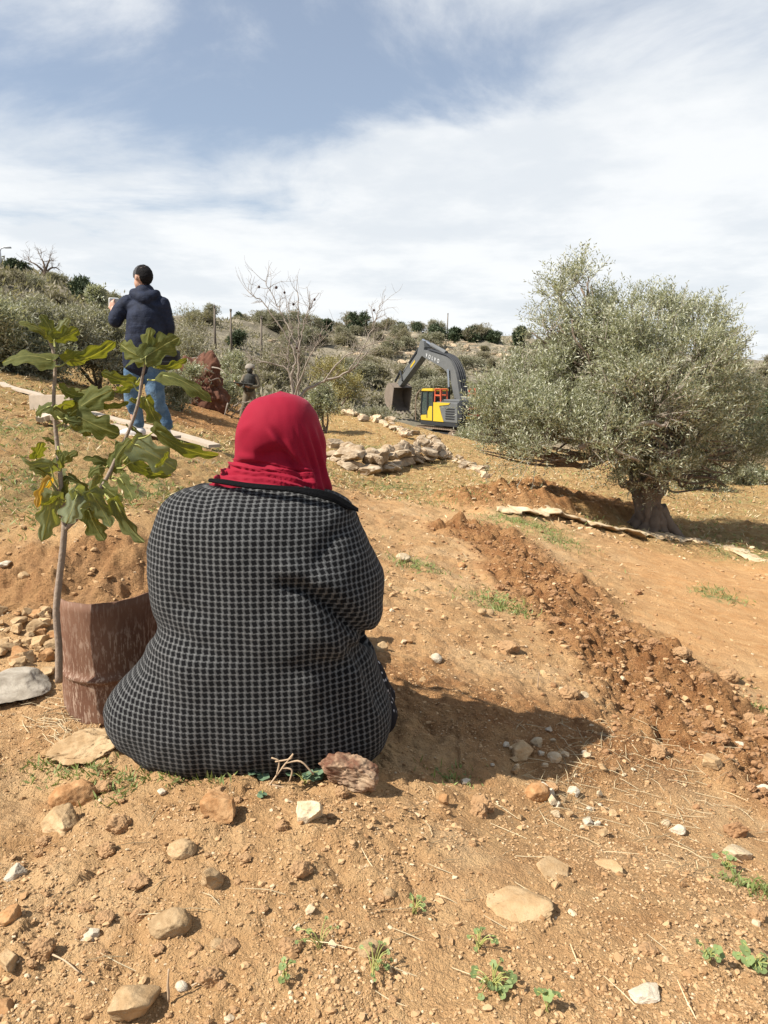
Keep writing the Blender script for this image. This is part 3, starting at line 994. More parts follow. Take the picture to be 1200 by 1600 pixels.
while placed < 270 and tries < 4000:
    tries += 1
    px = r.uniform(-160, 1330)
    py = r.uniform(430, 690)
    q = hit(px, py, ymin=24)
    d = math.hypot(q[0], q[1])
    if d < 34 or d > 140: continue
    if abs(q[0] - P(690, 690, 43)[0]) < 6 and 36 < q[1] < 53: continue
    if d > 85 and -0.05 < q[0] / q[1] < 0.28 and r.random() < 0.35: continue
    if placed > 60 and d < 45 and r.random() < 0.5: continue
    kk = int(r.choice(5, p=[.25, .27, .16, .07, .25]))
    o = bpy.data.objects.new('scrub_bush', protos[kk])
    C.objects.link(o)
    s_ = r.uniform(0.6, 1.25) * (0.5 if (q[0] / q[1] < -0.2 and d < 75) else 1.0)
    o.location = (q[0], q[1], gz(q[0], q[1]) - 0.1)
    o.rotation_euler = (0, 0, r.uniform(0, 6.28))
    o.scale = (s_ * r.uniform(.8, 1.3), s_ * r.uniform(.8, 1.3), s_ * r.uniform(.7, 1.1))
    tag(o, SCN[kk], 'bush', 'scrub bushes over the far valley slopes (kind %s)' % ('grey-brown', 'grey-green', 'small brown', 'dark green', 'tall')[kk])
    placed += 1

# low scrub between the bushes: too fine to count
r = np.random.default_rng(78)
n = 15000
d_ = np.exp(r.uniform(math.log(33), math.log(135), n)); a_ = r.uniform(-.62, .62, n)
x, y = d_ * np.sin(a_), d_ * np.cos(a_)
kp = (perlin(x * .16, y * .16, 61) + .5 * perlin(x * .5, y * .5, 62) > r.uniform(-.9, .5, n)) & ~((np.abs(x - P(690, 690, 43)[0]) < 5.5) & (y > 26) & (y < 50))
x, y = x[kp], y[kp]; n = len(x)
c_ = np.column_stack([x, y, Hfull(x, y)])
m_ = 9
hh = r.uniform(.15, .75, n) * np.where(x / y < -.2, .6, 1)
pos = np.repeat(c_, m_, 0) + r.normal(size=(n * m_, 3)) * np.array([.35, .35, 0]) + np.repeat(hh, m_)[:, None] * np.array([0, 0, 1]) * r.random((n * m_, 1))
V, q = diamonds(pos, unit(r.normal(size=(n * m_, 3)) + np.array([0, 0, .8])), unit(r.normal(size=(n * m_, 3))), r.uniform(.2, .5, n * m_), r.uniform(.07, .16, n * m_))
tag(MB().add(V, q).build('low_scrub', M['scrub']), kind='stuff')

# pale boulders of the far terraces
rp = []
for k_ in range(4):
    V, Fc = rock_shape(300 + k_, 3, 10, 0.12, (1.0, 0.7, 0.42), 0, True)
    rp.append(MB().add(V, Fc).mesh('boulder', M['lime']))
r = np.random.default_rng(8)
for k_ in range(110):
    px = r.uniform(620, 860) if k_ < 80 else r.uniform(420, 640)
    py = r.uniform(524, 575) if k_ < 80 else r.uniform(515, 560)
    if r.random() < 0.45: py = r.choice([531, 541, 552]) + r.normal() * 2.0 + (px - 700) * 0.03
    q = hit(px, py, ymin=60)
    o = bpy.data.objects.new('boulder', rp[k_ % 4])
    C.objects.link(o)
    s_ = r.uniform(0.25, 0.75)
    o.location = (q[0], q[1], gz(q[0], q[1]) + 0.1 * s_)
    o.scale = (s_ * r.uniform(1, 1.9), s_, s_)
    o.rotation_euler = (0, 0, r.normal() * 0.5)
    tag(o, 'pale limestone boulder, one of many alike on the terraced far slope', 'boulder', 'pale boulders on the terraced far slope')


# bare trees
def bare_tree(name, label, Y, base_px, limbs_px, r0, levels, mat, nsub=5, seed=0, twig=0.5, fruits=0, zlift=0.3):
    r = np.random.default_rng(seed)
    b0 = P(*base_px, Y)
    b0[2] = min(b0[2], gz(b0[0], b0[1]))
    root = thing(name, b0, label, 'tree')
    mb = MB()
    ends = []

    def grow(a, d, ln, rad, lv):
        pts = [a]
        dd = np.array(d)
        for k in range(4):
            dd = unit(dd + r.normal(size=3) * 0.22 + np.array([0, 0, 0.05]))
            pts.append(pts[-1] + dd * ln / 4)
        pts = np.array(pts)
        tube(mb, pts, np.linspace(rad, rad * 0.45, 5), 5 if rad > 0.01 else 4, 0, False)
        ends.append(pts[-1])
        if lv > 0:
            for q in range(r.integers(2, 5)):
                k = r.integers(1, 5)
                grow(pts[k], unit(dd + r.normal(size=3) * 0.75), ln * r.uniform(.4, .75), rad * 0.55, lv - 1)

    for li, (pts, ra, rb) in enumerate(limbs_px):
        dyy = r.normal() * 0.25
        Q = np.array([P(a, b_, Y + dyy * min(1, k * 0.5)) for k, (a, b_) in enumerate(pts)])
        s = spline(Q, 5)
        s += r.normal(size=s.shape) * 0.012
        tube(mb, s, np.linspace(ra, rb, len(s)), 6, 0, True)
        for q in range(nsub):
            k = r.integers(len(s) // 3, len(s))
            tg = unit(s[k] - s[max(k - 2, 0)])
            grow(s[k], unit(tg + r.normal(size=3) * 0.7 + np.array([0, 0, zlift])), twig * r.uniform(0.5, 1.2), max(rb * 0.6, 0.006), levels)
    tr = mb.build('trunk', M[mat], root, True)
    if fruits:
        for k in r.choice(len(ends), fruits, replace=False):
            V, Fc = rock_shape(int(500 + k), 2, 3, 0.1, (0.028, 0.028, 0.032), 0.6)
            MB().add(V + ends[k] - np.array([0, 0, 0.04]), Fc).build('dried_fruit', M['dry_fruit'], root, True)
    return root


M['dry_fruit'] = simple('dry_fruit', (0.055, 0.03, 0.025), 0.8)
bare_tree('fruit_tree', 'leafless pale-barked fruit tree with a few dried fruits behind the headscarf', 17, (464, 662),
          [([(464, 664), (463, 640), (465, 614), (466, 580), (466, 548), (467, 504), (465, 457)], 0.055, 0.010),
           ([(460, 660), (458, 620), (455, 590), (462, 560), (450, 530), (428, 497), (410, 472), (388, 456)], 0.04, 0.008),
           ([(466, 548), (455, 520), (440, 490), (428, 465), (415, 440)], 0.022, 0.006),
           ([(466, 560), (472, 520), (480, 490), (498, 457)], 0.022, 0.006),
           ([(465, 640), (470, 615), (505, 596), (545, 581), (575, 548)], 0.045, 0.012),
           ([(545, 581), (565, 550), (578, 519), (588, 495), (594, 474)], 0.018, 0.006),
           ([(505, 597), (530, 565), (560, 548), (600, 530)], 0.02, 0.006),
           ([(462, 620), (470, 590), (490, 548), (505, 525)], 0.022, 0.006),
           ([(463, 632), (450, 578), (413, 567), (384, 556)], 0.028, 0.007),
           ([(455, 600), (450, 560), (455, 520), (450, 480)], 0.022, 0.006)],
          0.05, 1, 'bark_pale', 17, 3, 0.45, 12)
bare_tree('bare_tree', 'distant leafless spreading tree alone on the top left hill', 57, (72, 436),
          [([(72, 437), (71, 428), (70, 420), (68, 410), (64, 404)], 0.16, 0.04), ([(71, 430), (64, 420), (54, 412), (45, 408)], 0.1, 0.03), ([(71, 428), (78, 420), (86, 418), (93, 421)], 0.1, 0.03),
           ([(71, 424), (75, 412), (78, 404)], 0.09, 0.03)], 0.15, 2, 'bark', 5, 4, 0.9)
bare_tree('dead_branch_pile', 'tangle of pale dry sticks at the foot of the torn earth mound', 20.5, (378, 648),
          [([(355, 645), (372, 630), (392, 628)], 0.022, 0.01), ([(360, 650), (378, 638), (390, 640)], 0.018, 0.01), ([(290, 575), (310, 560), (296, 560)], 0.02, 0.01)], 0.03, 0, 'bark_pale', 3, 9, 0.4)

# ------------------------------------------------------------------ utility poles
M['pole'] = simple('pole_wood', (0.16, 0.13, 0.10), 0.85, 0.3, 6)
M['pole_metal'] = simple('pole_metal', (0.36, 0.37, 0.38), 0.5, 0.1, 6, metal=0.3)
for px, pyb, pyt, Y, lb in [(337, 552, 478, 62, 'pale slim utility pole on the slope, right of the standing man'), (362, 556, 484, 64, 'utility pole on the slope nearest to the tiny skyline tree'),
                            (699, 520, 490, 118, 'tall thin pole on the far skyline beside the domed bush'), (573, 522, 484, 118, 'thin pole on the skyline behind the largest evergreen bush'),
                            (409, 560, 495, 60, 'dark leaning pole behind the left branches of the bare fruit tree')]:
    b0 = P(px, pyb, Y); zt = P(px, pyt, Y)[2]
    b0[2] = gz(b0[0], b0[1]) - 0.2
    root = thing('utility_pole', b0, lb, 'pole', 'utility poles across the valley')
    mb = MB()
    tube(mb, [b0, b0 * .5 + np.array([b0[0], b0[1], zt]) * .5, np.array([b0[0] + 0.05, b0[1], zt])], [0.11, 0.09, 0.07] if Y < 100 else [.10, .09, .07], 8)
    mb.build('mast', M['pole'], root, True)
    mb = MB()
    bevel_box(mb, (b0[0] - 0.02, b0[1] - 0.16, zt - 0.12), (b0[0] + 0.12, b0[1] + 0.16, zt + 0.06), 0.02)
    mb.build('pole_cap', M['pole'], root)
b0 = P(2, 420, 58); b0[2] = gz(b0[0], b0[1]) - 0.2
root = thing('street_lamp', b0, 'grey street lamp at the hilltop in the left corner of the photo', 'street lamp')
zt = P(2, 391, 58)[2]
mb = MB(); tube(mb, [b0, (b0[0], b0[1], zt)], [0.10, 0.07], 8); mb.build('mast', M['pole_metal'], root, True)
mb = MB(); tube(mb, spline([(b0[0], b0[1], zt - .2), (b0[0] + .1, b0[1], zt + .1), (b0[0] + .4, b0[1], zt + .2)], 5), 0.04, 6); bevel_box(mb, (b0[0] + .35, b0[1] - .12, zt + .14), (b0[0] + .85, b0[1] + .12, zt + .25), 0.03); mb.build('lamp_head', M['pole_metal'], root, True)

def fuse(parts, voxel, smooth_it=6, fac=0.5):
    """join closed shapes into one continuous surface"""
    mb = MB()
    for V, Fs in parts: mb.add(V, Fs)
    me = mb.mesh('tmp', M['soil'])
    o = bpy.data.objects.new('tmp', me)
    C.objects.link(o)
    a = o.modifiers.new('r', 'REMESH'); a.mode = 'VOXEL'; a.voxel_size = voxel
    s = o.modifiers.new('s', 'SMOOTH'); s.factor = fac; s.iterations = smooth_it
    dg = bpy.context.evaluated_depsgraph_get()
    ev = o.evaluated_get(dg)
    m2 = ev.to_mesh()
    V = np.empty(len(m2.vertices) * 3); m2.vertices.foreach_get('co', V)
    fq = [[], []]
    for p in m2.polygons:
        fq[0 if len(p.vertices) == 4 else 1].append(list(p.vertices))
    ev.to_mesh_clear()
    bpy.data.objects.remove(o); bpy.data.meshes.remove(me)
    return V.reshape(-1, 3), [np.array(x) for x in fq if x]


def ball(c, dims, sub=3, R=None):
    V, Fc = ico(sub)
    V = V * np.asarray(dims)
    if R is not None: V = V @ np.asarray(R).T
    return V + np.asarray(c, float), [Fc]


# ------------------------------------------------------------------ stone wall, terrace edge, ledge
def stone_obj(name, label, mat, px, py, wpx, hratio=0.6, dratio=0.8, seed=0, cat='stone', group=None, sub=4, cuts=9, sink=0.28, rounded=0.0, ymin=0.7, rough=0.10, rz=None):
    """a stone whose middle is seen at (px, py), wpx wide on the 1200 px frame"""
    q = ground(px, py + wpx * hratio * 0.30, ymin)
    s = wpx * math.hypot(q[1], CAMZ - q[2]) / F / 2 * 1.02
    r = np.random.default_rng(seed)
    V, Fc = rock_shape(seed, sub, cuts, rough, (s, s * dratio, s * hratio), rounded, cat == 'stone' and rounded < .15 and sub < 6)
    a = r.normal() * 0.3 if rz is None else rz
    R = np.array([[math.cos(a), -math.sin(a), 0], [math.sin(a), math.cos(a), 0], [0, 0, 1]])
    t1 = r.normal() * 0.15
    R2 = np.array([[math.cos(t1), 0, math.sin(t1)], [0, 1, 0], [-math.sin(t1), 0, math.cos(t1)]])
    V = V @ (R @ R2).T
    c = np.array([q[0], q[1], gz(q[0], q[1]) + s * hratio * (1 - 2 * sink)])
    o = MB().add(V + c, Fc).build(name, M[mat], smooth=sub > 4, origin=c)
    return tag(o, label, cat, group)


# rough dry stone wall in the field
def rotz0(a, b_):
    return np.array([[math.cos(a), -math.sin(a), 0], [math.sin(a), math.cos(a), 0], [0, 0, 1]]) @ np.array([[math.cos(b_), 0, math.sin(b_)], [0, 1, 0], [-math.sin(b_), 0, math.cos(b_)]])


wl_px = [(518, 712), (545, 733), (578, 742), (612, 735), (640, 724), (668, 722), (688, 716)]
wl = spline([ground(a, b_, 9) for a, b_ in wl_px], 6)
b0 = wl[len(wl) // 2].copy()
mb = MB()
r = np.random.default_rng(31)
arc = np.concatenate([[0], np.cumsum(np.linalg.norm(np.diff(wl[:, :2], axis=0), axis=1))])
for course in range(2):
    s_ = 0.0
    while s_ < arc[-1]:
        wst = r.uniform(0.20, 0.62) * (1.0 if course < 1 else 0.8)
        x = np.interp(s_ + wst / 2, arc, wl[:, 0]); y = np.interp(s_ + wst / 2, arc, wl[:, 1]); z = gz(x, y)
        hh = 0.50 * (0.95 - 0.25 * abs(s_ / arc[-1] - 0.35))
        if not (course == 1 and r.random() < 0.25):
            V, Fc = rock_shape(int(r.integers(1e6)), 4, 12, 0.10, (wst * 0.55, 0.24, hh / 3.6), 0, True)
            mb.add(V @ rotz0(r.normal() * .3, r.normal() * .14) + np.array([x + r.normal() * 0.03, y + r.normal() * 0.09 + course * 0.05, z + hh * (course + 0.45) / 2.1]), Fc)
        s_ += wst * 0.95
for k in range(26):                                   # rubble filling behind the face
    f = r.random()
    x = np.interp(f * arc[-1], arc, wl[:, 0]); y = np.interp(f * arc[-1], arc, wl[:, 1]) + r.uniform(.2, .6)
    V, Fc = rock_shape(int(r.integers(1e6)), 3, 10, 0.1, (0.17, 0.15, 0.12))
    mb.add(V + np.array([x, y, gz(x, y) + r.uniform(.25, .45)]), Fc)
tag(mb.build('stone_wall', M['lime'], origin=b0), 'short tumbledown dry stone wall in the field right of the headscarf', 'stone wall')

# stones along the terrace edge
r = np.random.default_rng(5)
ed = spline([np.array(q_) for q_ in [(545, 648, 0), (585, 652, 0), (620, 668, 0), (655, 684, 0), (690, 704, 0), (730, 724, 0), (765, 742, 0)]], 8)
for k, q in enumerate(ed):
    for rep in range(2 if k % 3 else 1):
        stone_obj('edge_stone', 'pale limestone block, one of many in the broken row edging the excavator field', 'lime' if r.random() < .6 else 'pale_rock', q[0] + r.normal() * 6, q[1] + r.normal() * 4,
                  r.uniform(8, 21), r.uniform(.4, .7), 0.8, 700 + k * 3 + rep, 'stone', 'pale blocks along the terrace edge', 3, 10, 0.2, ymin=12)

# pale rock ledge curving past the olive tree
lp = [(775, 795), (800, 797), (840, 797), (880, 806), (930, 820), (985, 832), (1040, 838), (1090, 845), (1140, 858), (1195, 874), (1260, 892)]
lw = spline([ground(a, b_, 5) for a, b_ in lp], 14)
mb = MB()
seg = 16
tt = np.linspace(0, 1, len(lw))
wdt = 0.15 + 0.24 * np.abs(perlin(tt * 18, tt * 0 + 3.3, 5)) - 0.05 * tt
V = []
for k, c_ in enumerate(lw):
    tg = lw[min(k + 1, len(lw) - 1)] - lw[max(k - 1, 0)]
    nrm = np.array([-tg[1], tg[0], 0]); nrm /= np.linalg.norm(nrm)
    a = np.linspace(0, 2 * np.pi, seg, endpoint=False)
    sq = np.sign(np.cos(a)) * np.abs(np.cos(a)) ** 0.7
    ring = c_ + np.array([0, 0, gz(c_[0], c_[1]) - c_[2] - 0.006]) + sq[:, None] * nrm * wdt[k] + np.sin(a)[:, None] * np.array([0, 0, 0.022])
    V.append(ring)
V = np.concatenate(V)
V[:, 2] += 0.025 * fbm(V[:, 0] * 4, V[:, 1] * 4, 5, 8) + .02 * np.abs(perlin(V[:, 0] * 15, V[:, 1] * 15, 9))
V[:, 1] += 0.05 * perlin(V[:, 0] * 4, V[:, 1] * 4 + V[:, 2] * 5, 18)
i, j = np.meshgrid(np.arange(len(lw) - 1), np.arange(seg), indexing='ij')
q = np.stack([i * seg + j, (i + 1) * seg + j, (i + 1) * seg + (j + 1) % seg, i * seg + (j + 1) % seg], -1).reshape(-1, 4)
mb.add(V, q)
tag(mb.build('rock_ledge', M['ledge'], smooth=True, origin=lw[5]), 'long pale limestone ledge curving past the foot of the big olive tree', 'rock ledge')

# ------------------------------------------------------------------ torn earth mound with hanging roots
b0 = P(322, 640, 20.5); b0[2] = gz(b0[0], b0[1]) - 0.1
root = thing('earth_mound', b0, 'tall dark red mound of torn earth and roots behind the standing man', 'earth mound')
k = 20.5 / F
V, Fs = fuse([ball(b0 + np.array(q_[:3]) * k, np.array(q_[3:]) * k, 3) for q_ in [(-8, 0, 20, 36, 22, 26), (-30, 2, 36, 20, 16, 34), (8, 0, 48, 20, 16, 40), (-12, 4, 56, 24, 16, 26), (-40, 4, 14, 18, 14, 18), (18, -2, 16, 18, 14, 24)]], 0.035, 3)
V = V + unit(V - b0 - np.array([0, 0, 0.6])) * (0.16 * fbm3(V * 3.1, 4, 4) + 0.09 * np.abs(fbm3(V * 9, 3, 9)))[:, None]
mb = MB().add(V, Fs)
M['mound'] = simple('torn_red_earth', (0.115, 0.050, 0.030), 0.95, 0.7, 5, 0.9, 14)
mb.build('earth', M['mound'], root, True)
mb = MB()
r = np.random.default_rng(4)
for q in range(16):
    a0 = b0 + np.array([r.normal() * 18 * k, -14 * k, r.uniform(10, 80) * k])
    d = unit(r.normal(size=3) + np.array([0, -0.8, -0.2]))
    tube(mb, spline([a0, a0 + d * .3, a0 + d * .5 + np.array([r.normal() * .1, 0, -.15])], 4), np.linspace(.025, .006, 9), 5)
mb.build('root', M['bark_pale'], root, True)

# ------------------------------------------------------------------ rusty drum
m_, t, b = new_mat('rusty_steel', 0.75, 0.3)
v = t.n('ShaderNodeTexCoord').outputs['Object']
sc_ = t.n('ShaderNodeMapping', {'Vector': v, 'Scale': (1, 1, 0.22)})
st = t.noise(sc_, 120, 5, 0.7)
pt = t.noise(v, 5, 4, 0.6)
c = t.mix(t.ramp(pt, 0.35, 0.65), (0.115, 0.052, 0.030, 1), (0.165, 0.084, 0.050, 1))
sep = t.n('ShaderNodeSeparateXYZ', {0: v}).outputs[2]
wear = t.m('MULTIPLY', t.ramp(sep, 0.36, 0.26), t.ramp(t.noise(v, 9, 3, 0.5), 0.3, 0.6))
c = t.mix(t.m('MULTIPLY', t.ramp(st, 0.50, 0.60), t.m('ADD', 0.25, t.m('MULTIPLY', wear, 0.75))), c, (0.36, 0.26, 0.19, 1))
t.put(b.inputs['Base Color'], c)
t.put(b.inputs['Normal'], t.bump(st, 0.35, 0.004))
M['rust'] = m_
zb = gz(-0.75, 2.15)
dr = [P(95, 1040, 2.30), P(93, 1040, 2.21), P(108, 1040, 2.135), P(143, 1040, 2.10), P(178, 1040, 2.115), P(212, 1040, 2.165), P(245, 1040, 2.235), P(275, 1040, 2.31)]
sec = spline([q[:2] for q in dr], 6)
cen = P(200, 1040, 2.42)[:2]
ztop = P(130, 944, 2.1)[2]
zbot = P(140, 1122, 2.09)[2] - 0.06
zrib = P(140, 1068, 2.09)[2]
zs = np.concatenate([np.linspace(zbot, zrib - 0.022, 5), [zrib - .014, zrib - .008, zrib, zrib + .008, zrib + .016], np.linspace(zrib + .03, ztop, 8)])
mb = MB()
N = len(sec)
def ringat(z, grow=0.0):
    d = unit(sec - cen)
    g_ = grow + 0.013 * math.exp(-((z - zrib) / 0.009) ** 2)
    w_ = sec + d * g_ + d * (0.0012 * perlin(np.arange(N) * 0.1, np.full(N, z * 5), 3))[:, None]
    shr = 1 - 0.02 * (ztop - z) / 0.3
    w_ = cen + (w_ - cen) * shr
    zz = np.full(N, z)
    if z > ztop - 1e-6: zz = zz + 0.003 * perlin(np.arange(N) * 0.25, np.zeros(N), 6)
    return np.column_stack([w_, zz])
V = np.concatenate([ringat(z) for z in zs] + [ringat(z, -0.004) for z in zs[::-1]])
nn = 2 * len(zs)
i, j = np.meshgrid(np.arange(nn), np.arange(N - 1), indexing='ij')
q = np.stack([i * N + j, i * N + j + 1, ((i + 1) % nn) * N + j + 1, ((i + 1) % nn) * N + j], -1).reshape(-1, 4)
mb.add(V, q)
tag(mb.build('steel_drum', M['rust'], smooth=True, origin=(cen[0], cen[1], zbot)), 'rusty cut-down steel drum with a rib, beside the fig sapling', 'drum')

# ------------------------------------------------------------------ stones of the foreground
ST = [
    ('tan_rock', 266, 1440, 58, .62, 'rounded pale tan stone lying alone in the bare soil left of centre', .35),
    ('brown_rock', 341, 1264, 58, .75, 'brown angular stone with a flat lit top just below the hem of the coat', 0),
    ('tan_rock', 284, 1325, 42, .6, 'smooth oval stone directly below the brown angular stone', .6),
    ('tan_rock', 331, 1371, 40, .8, 'upright tan stone with a flat face, right of the oval stone', 0),
    ('brown_rock', 116, 1240, 66, .75, 'large reddish clod, topmost of the two big lumps at the left', .2),
    ('tan_rock', 97, 1277, 54, .6, 'tan lump leaning against the large reddish clod', .1),
    ('white_rock', 23, 1364, 27, .8, 'white stone shard near the left edge of the photo', 0),
    ('white_rock', 138, 1459, 32, .5, 'flat white stone chip left of the rounded tan stone', 0),
    ('tan_rock', 204, 1562, 66, .6, 'large tan stone at the bottom, below the rounded one', .1),
    ('brown_rock', 16, 1427, 34, .8, 'brown stone half cut by the left edge, upper of two', .2),
    ('tan_rock', 15, 1500, 36, .7, 'squarish tan stone at the left edge, lower of two', .1),
    ('brown_rock', 4, 1575, 40, .8, 'brown stone in the bottom left corner', .2),
    ('white_rock', 284, 1540, 17, .7, 'small white pebble at the bottom right of the large tan stone', .5),
    ('pale_rock', 482, 1263, 42, .9, 'pale flat-faced rock half buried below the round-leaved plant', 0),
    ('white_rock', 1007, 1549, 42, .4, 'long white stone shard lying at the lower right', 0),
    ('brown_rock', 840, 1236, 36, .8, 'orange-brown clod among white chips right of the seated person', .4),
    ('tan_rock', 815, 1166, 44, .5, 'flat orange stone with a pale upright chip beside it', 0),
    ('pale_rock', 838, 1160, 18, 1.0, 'pale upright chip next to the flat orange stone', 0),
    ('pale_rock', 866, 1182, 22, .8, 'pale round stone right of the upright chip', .4),
    ('white_rock', 683, 1028, 19, .8, 'white stone alone on the slope right of the coat\'s sleeve', .3),
    ('tan_rock', 753, 955, 14, .8, 'left one of two small tan clods beside the green tuft on the slope', .4),
    ('tan_rock', 766, 956, 14, .8, 'right one of two small tan clods beside the green tuft on the slope', .4),
    ('slab_rock', 811, 1410, 96, .12, 'broad pale slab nearly flush with the soil at the lower right', .1),
    ('slab_rock', 868, 1358, 58, .16, 'pale slab nearly flush with the soil, above the broad one', .1),
    ('slab_rock', 945, 1350, 46, .26, 'tilted pale slab half buried right of the two flush slabs', .1),
    ('pale_rock', 1149, 1331, 44, .42, 'flat grey-tan stone at the right beside a dry stalk', .0),
    ('white_rock', 1153, 1161, 17, .7, 'bright white chip at the far right of the disturbed soil', .0),
    ('tan_rock', 1115, 1190, 30, .8, 'tan stone at the lower end of the clod furrow', .0),
    ('pale_rock', 880, 1080, 15, .9, 'pale chip standing at the edge of the seated person\'s shadow', .0),
    ('brown_rock', 694, 1248, 18, .9, 'small brown clod in the shadow right of the dark red rock', .2),
    ('tan_rock', 594, 1011, 26, .8, 'orange clod on the slope next to the elbow', .2),
    ('pale_rock', 913, 1085, 14, .9, 'tiny pale chip right of the standing pale chip', .0),
    ('tan_rock', 578, 1481, 32, .8, 'tan clod at the bottom centre above a small weed', .2),
    ('white_rock', 897, 1235, 22, .6, 'white chip right of the orange-brown clod', .0),
    ('white_rock', 919, 1283, 17, .6, 'white chip on the smooth soil at right', .0),
    ('tan_rock', 608, 1395, 18, .8, 'small tan pebble at centre of the bare soil', .5),
    ('tan_rock', 343, 1475, 26, .6, 'small tan stone right of the rounded tan stone', .3),
    ('white_rock', 1058, 1295, 24, .6, 'pale stone on the soil left of the grey-tan flat one', .2),
    ('pale_rock', 1040, 1285, 14, .8, 'tiny round pebble left of the pale stone', .5),
    ('white_rock', 1190, 1232, 22, .6, 'pale stone cut by the right edge of the photo', .2),
    ('tan_rock', 182, 1278, 18, .9, 'orange pebble right of the big lumps at the left', .2),
    ('white_rock', 253, 1236, 14, .7, 'white chip just below the left part of the coat hem', .2),
    ('pale_rock', 630, 870, 22, .6, 'pale stone on the slope right of the shoulder', .2),
    ('tan_rock', 660, 1060, 12, .8, 'little tan pebble below the white stone on the slope', .2),
    ('brown_rock', 722, 882, 14, .8, 'red-brown clod left of the furrow top', .2),
    ('white_rock', 242, 885, 10, 1.0, 'white chip left of the coat\'s shoulder on the bank', .2),
    ('tan_rock', 38, 900, 20, .7, 'tan stone on the scarp of the bank left of the sapling', .2),
    ('white_rock', 8, 880, 22, .5, 'whitish stone at the top of the scarp by the left edge', .2),
]
for k, (mt_, px, py, wp, hr, lb, rd) in enumerate(ST):
    stone_obj('stone', lb, mt_, px, py, wp, hr, 0.8, 1000 + k * 7, sub=5 if wp > 25 else 4, cuts=9 if rd < .3 else 5, rounded=rd, sink=0.31 if hr > .3 else 0.42)
# the two rocks the coat rests against, and the grey slab at the left edge
stone_obj('rock', 'rough pale rock under the left corner of the coat hem, beside the drum', 'tan_rock', 135, 1166, 120, .30, 0.7, 61, 'rock', None, 6, 8, 0.2, rough=0.22)
stone_obj('rock', 'knobbly pale rock with a dark red broken face under the right corner of the coat', 'red_rock', 556, 1206, 98, .50, 0.6, 63, 'rock', None, 6, 7, 0.2, rough=0.24)
stone_obj('slab', 'flat grey stone slab at the left edge beside the drum', 'grey_rock', 14, 1074, 140, .22, 0.9, 67, 'stone slab', None, 5, 8, 0.15, rough=0.06)
# rubble pile left of the sapling
r = np.random.default_rng(21)
for k in range(46):
    px = r.uniform(-10, 88); py = r.uniform(955, 1058) - (px < 40) * r.uniform(0, 25)
    if px < 45 and py > 1035: continue
    stone_obj('rubble_stone', 'pale tan stone, one of many alike in the rubble heap left of the sapling', ('tan_rock', 'brown_rock', 'slab_rock', 'tan_rock')[k % 4], px, py, r.uniform(9, 38), r.uniform(.5, .8), .8, 1600 + k, 'stone', 'rubble heap left of the sapling', 4, 8, 0.2)
for k in range(40):                                   # white chips strewn right of the seated person
    px = r.normal(865, 55); py = r.normal(1225, 45)
    if px < 700 or py < 1130: continue
    stone_obj('stone_chip', 'small pale chip, one of many alike strewn right of the seated person', ('pale_rock', 'white_rock', 'tan_rock')[k % 3], px, py, r.uniform(7, 17), r.uniform(.5, .9), .8, 1800 + k, 'stone', 'pale chips strewn right of the seated person', 3, 8, 0.2)
for k in range(90):                                   # clods of the same soil, half buried
    px = r.uniform(0, 620) if k < 66 else r.uniform(620, 1190); py = 1225 + 375 * r.random() ** 0.9
    if k >= 66: py = r.uniform(1000, 1590)
    stone_obj('earth_clod', 'crumbly half-buried clod of tan soil, one of many alike in the bare foreground', 'soil_clod', px, py, 8 + 26 * r.random() ** 2.2, r.uniform(.5, .9), .85, 2600 + k, 'clod', 'half-buried clods in the bare foreground', 4, 6, 0.3, 0.35, rough=.3)
for k in range(64):                                   # loose clods in the furrow and on the slope
    f = r.random() * (len(FUR) - 1.01)
    c_ = FUR[int(f)] * (1 - f % 1) + FUR[int(f) + 1] * (f % 1)
    c_ = c_ + np.array([r.normal() * .25, r.normal() * .2, 0])
    s_ = r.uniform(.012, .036)
    V, Fc = rock_shape(2000 + k, 4, 8, 0.32, (s_, s_ * .85, s_ * .75), 0.4)
    c_[2] = gz(c_[0], c_[1]) + s_ * .35
    tag(MB().add(V + c_, Fc).build('earth_clod', M['clod'] if 'clod' in M else M.setdefault('clod', simple('clod', (0.30, 0.165, 0.078), 0.95, 0.4, 30, 0.8, 60)), origin=c_),
        'red-brown earth clod, one of many alike along the torn furrow', 'clod', 'earth clods along the torn furrow')

# gravel and small clods over the near ground
r = np.random.default_rng(14)


def scatter(n, smin, smax, rmin, rmax, sub, power, xlim=0.75):
    d = np.exp(r.uniform(math.log(rmin), math.log(rmax), n))
    a = r.uniform(-xlim, xlim, n)
    x = d * np.sin(a); y = d * np.cos(a)
    dn = perlin(x * 2.1, y * 2.1, 55) + 0.6 * perlin(x * 6, y * 6, 56)
    m = masks(x, y)
    keep = (dn > r.uniform(-1.1, 0.7, n)) & (r.random(n) > 0.7 * m[3])
    x, y = x[keep], y[keep]
    n = len(x)
    d = np.hypot(x, y)
    s = smin * (smax / smin) ** (r.random(n) ** power)
    z = Hfull(x, y) + s * 0.15
    V0, F0 = ico(sub)
    shapes = np.stack([rock_shape(int(r.integers(1e6)), sub, 9, 0.35, (1, .8, .6), 0.0, True)[0] for _ in range(14)])
    pick = r.integers(0, 14, n)
    th = r.uniform(0, 6.28, n)
    V = shapes[pick] * s[:, None, None]
    cx = np.cos(th)[:, None]; sx_ = np.sin(th)[:, None]
    X = V[:, :, 0] * cx - V[:, :, 1] * sx_ + x[:, None]
    Y = V[:, :, 0] * sx_ + V[:, :, 1] * cx + y[:, None]
    Z = V[:, :, 2] + z[:, None]
    Fq = (np.arange(n) * len(V0))[:, None, None] + F0[None]
    return np.stack([X, Y, Z], -1).reshape(-1, 3), Fq.reshape(-1, 3)


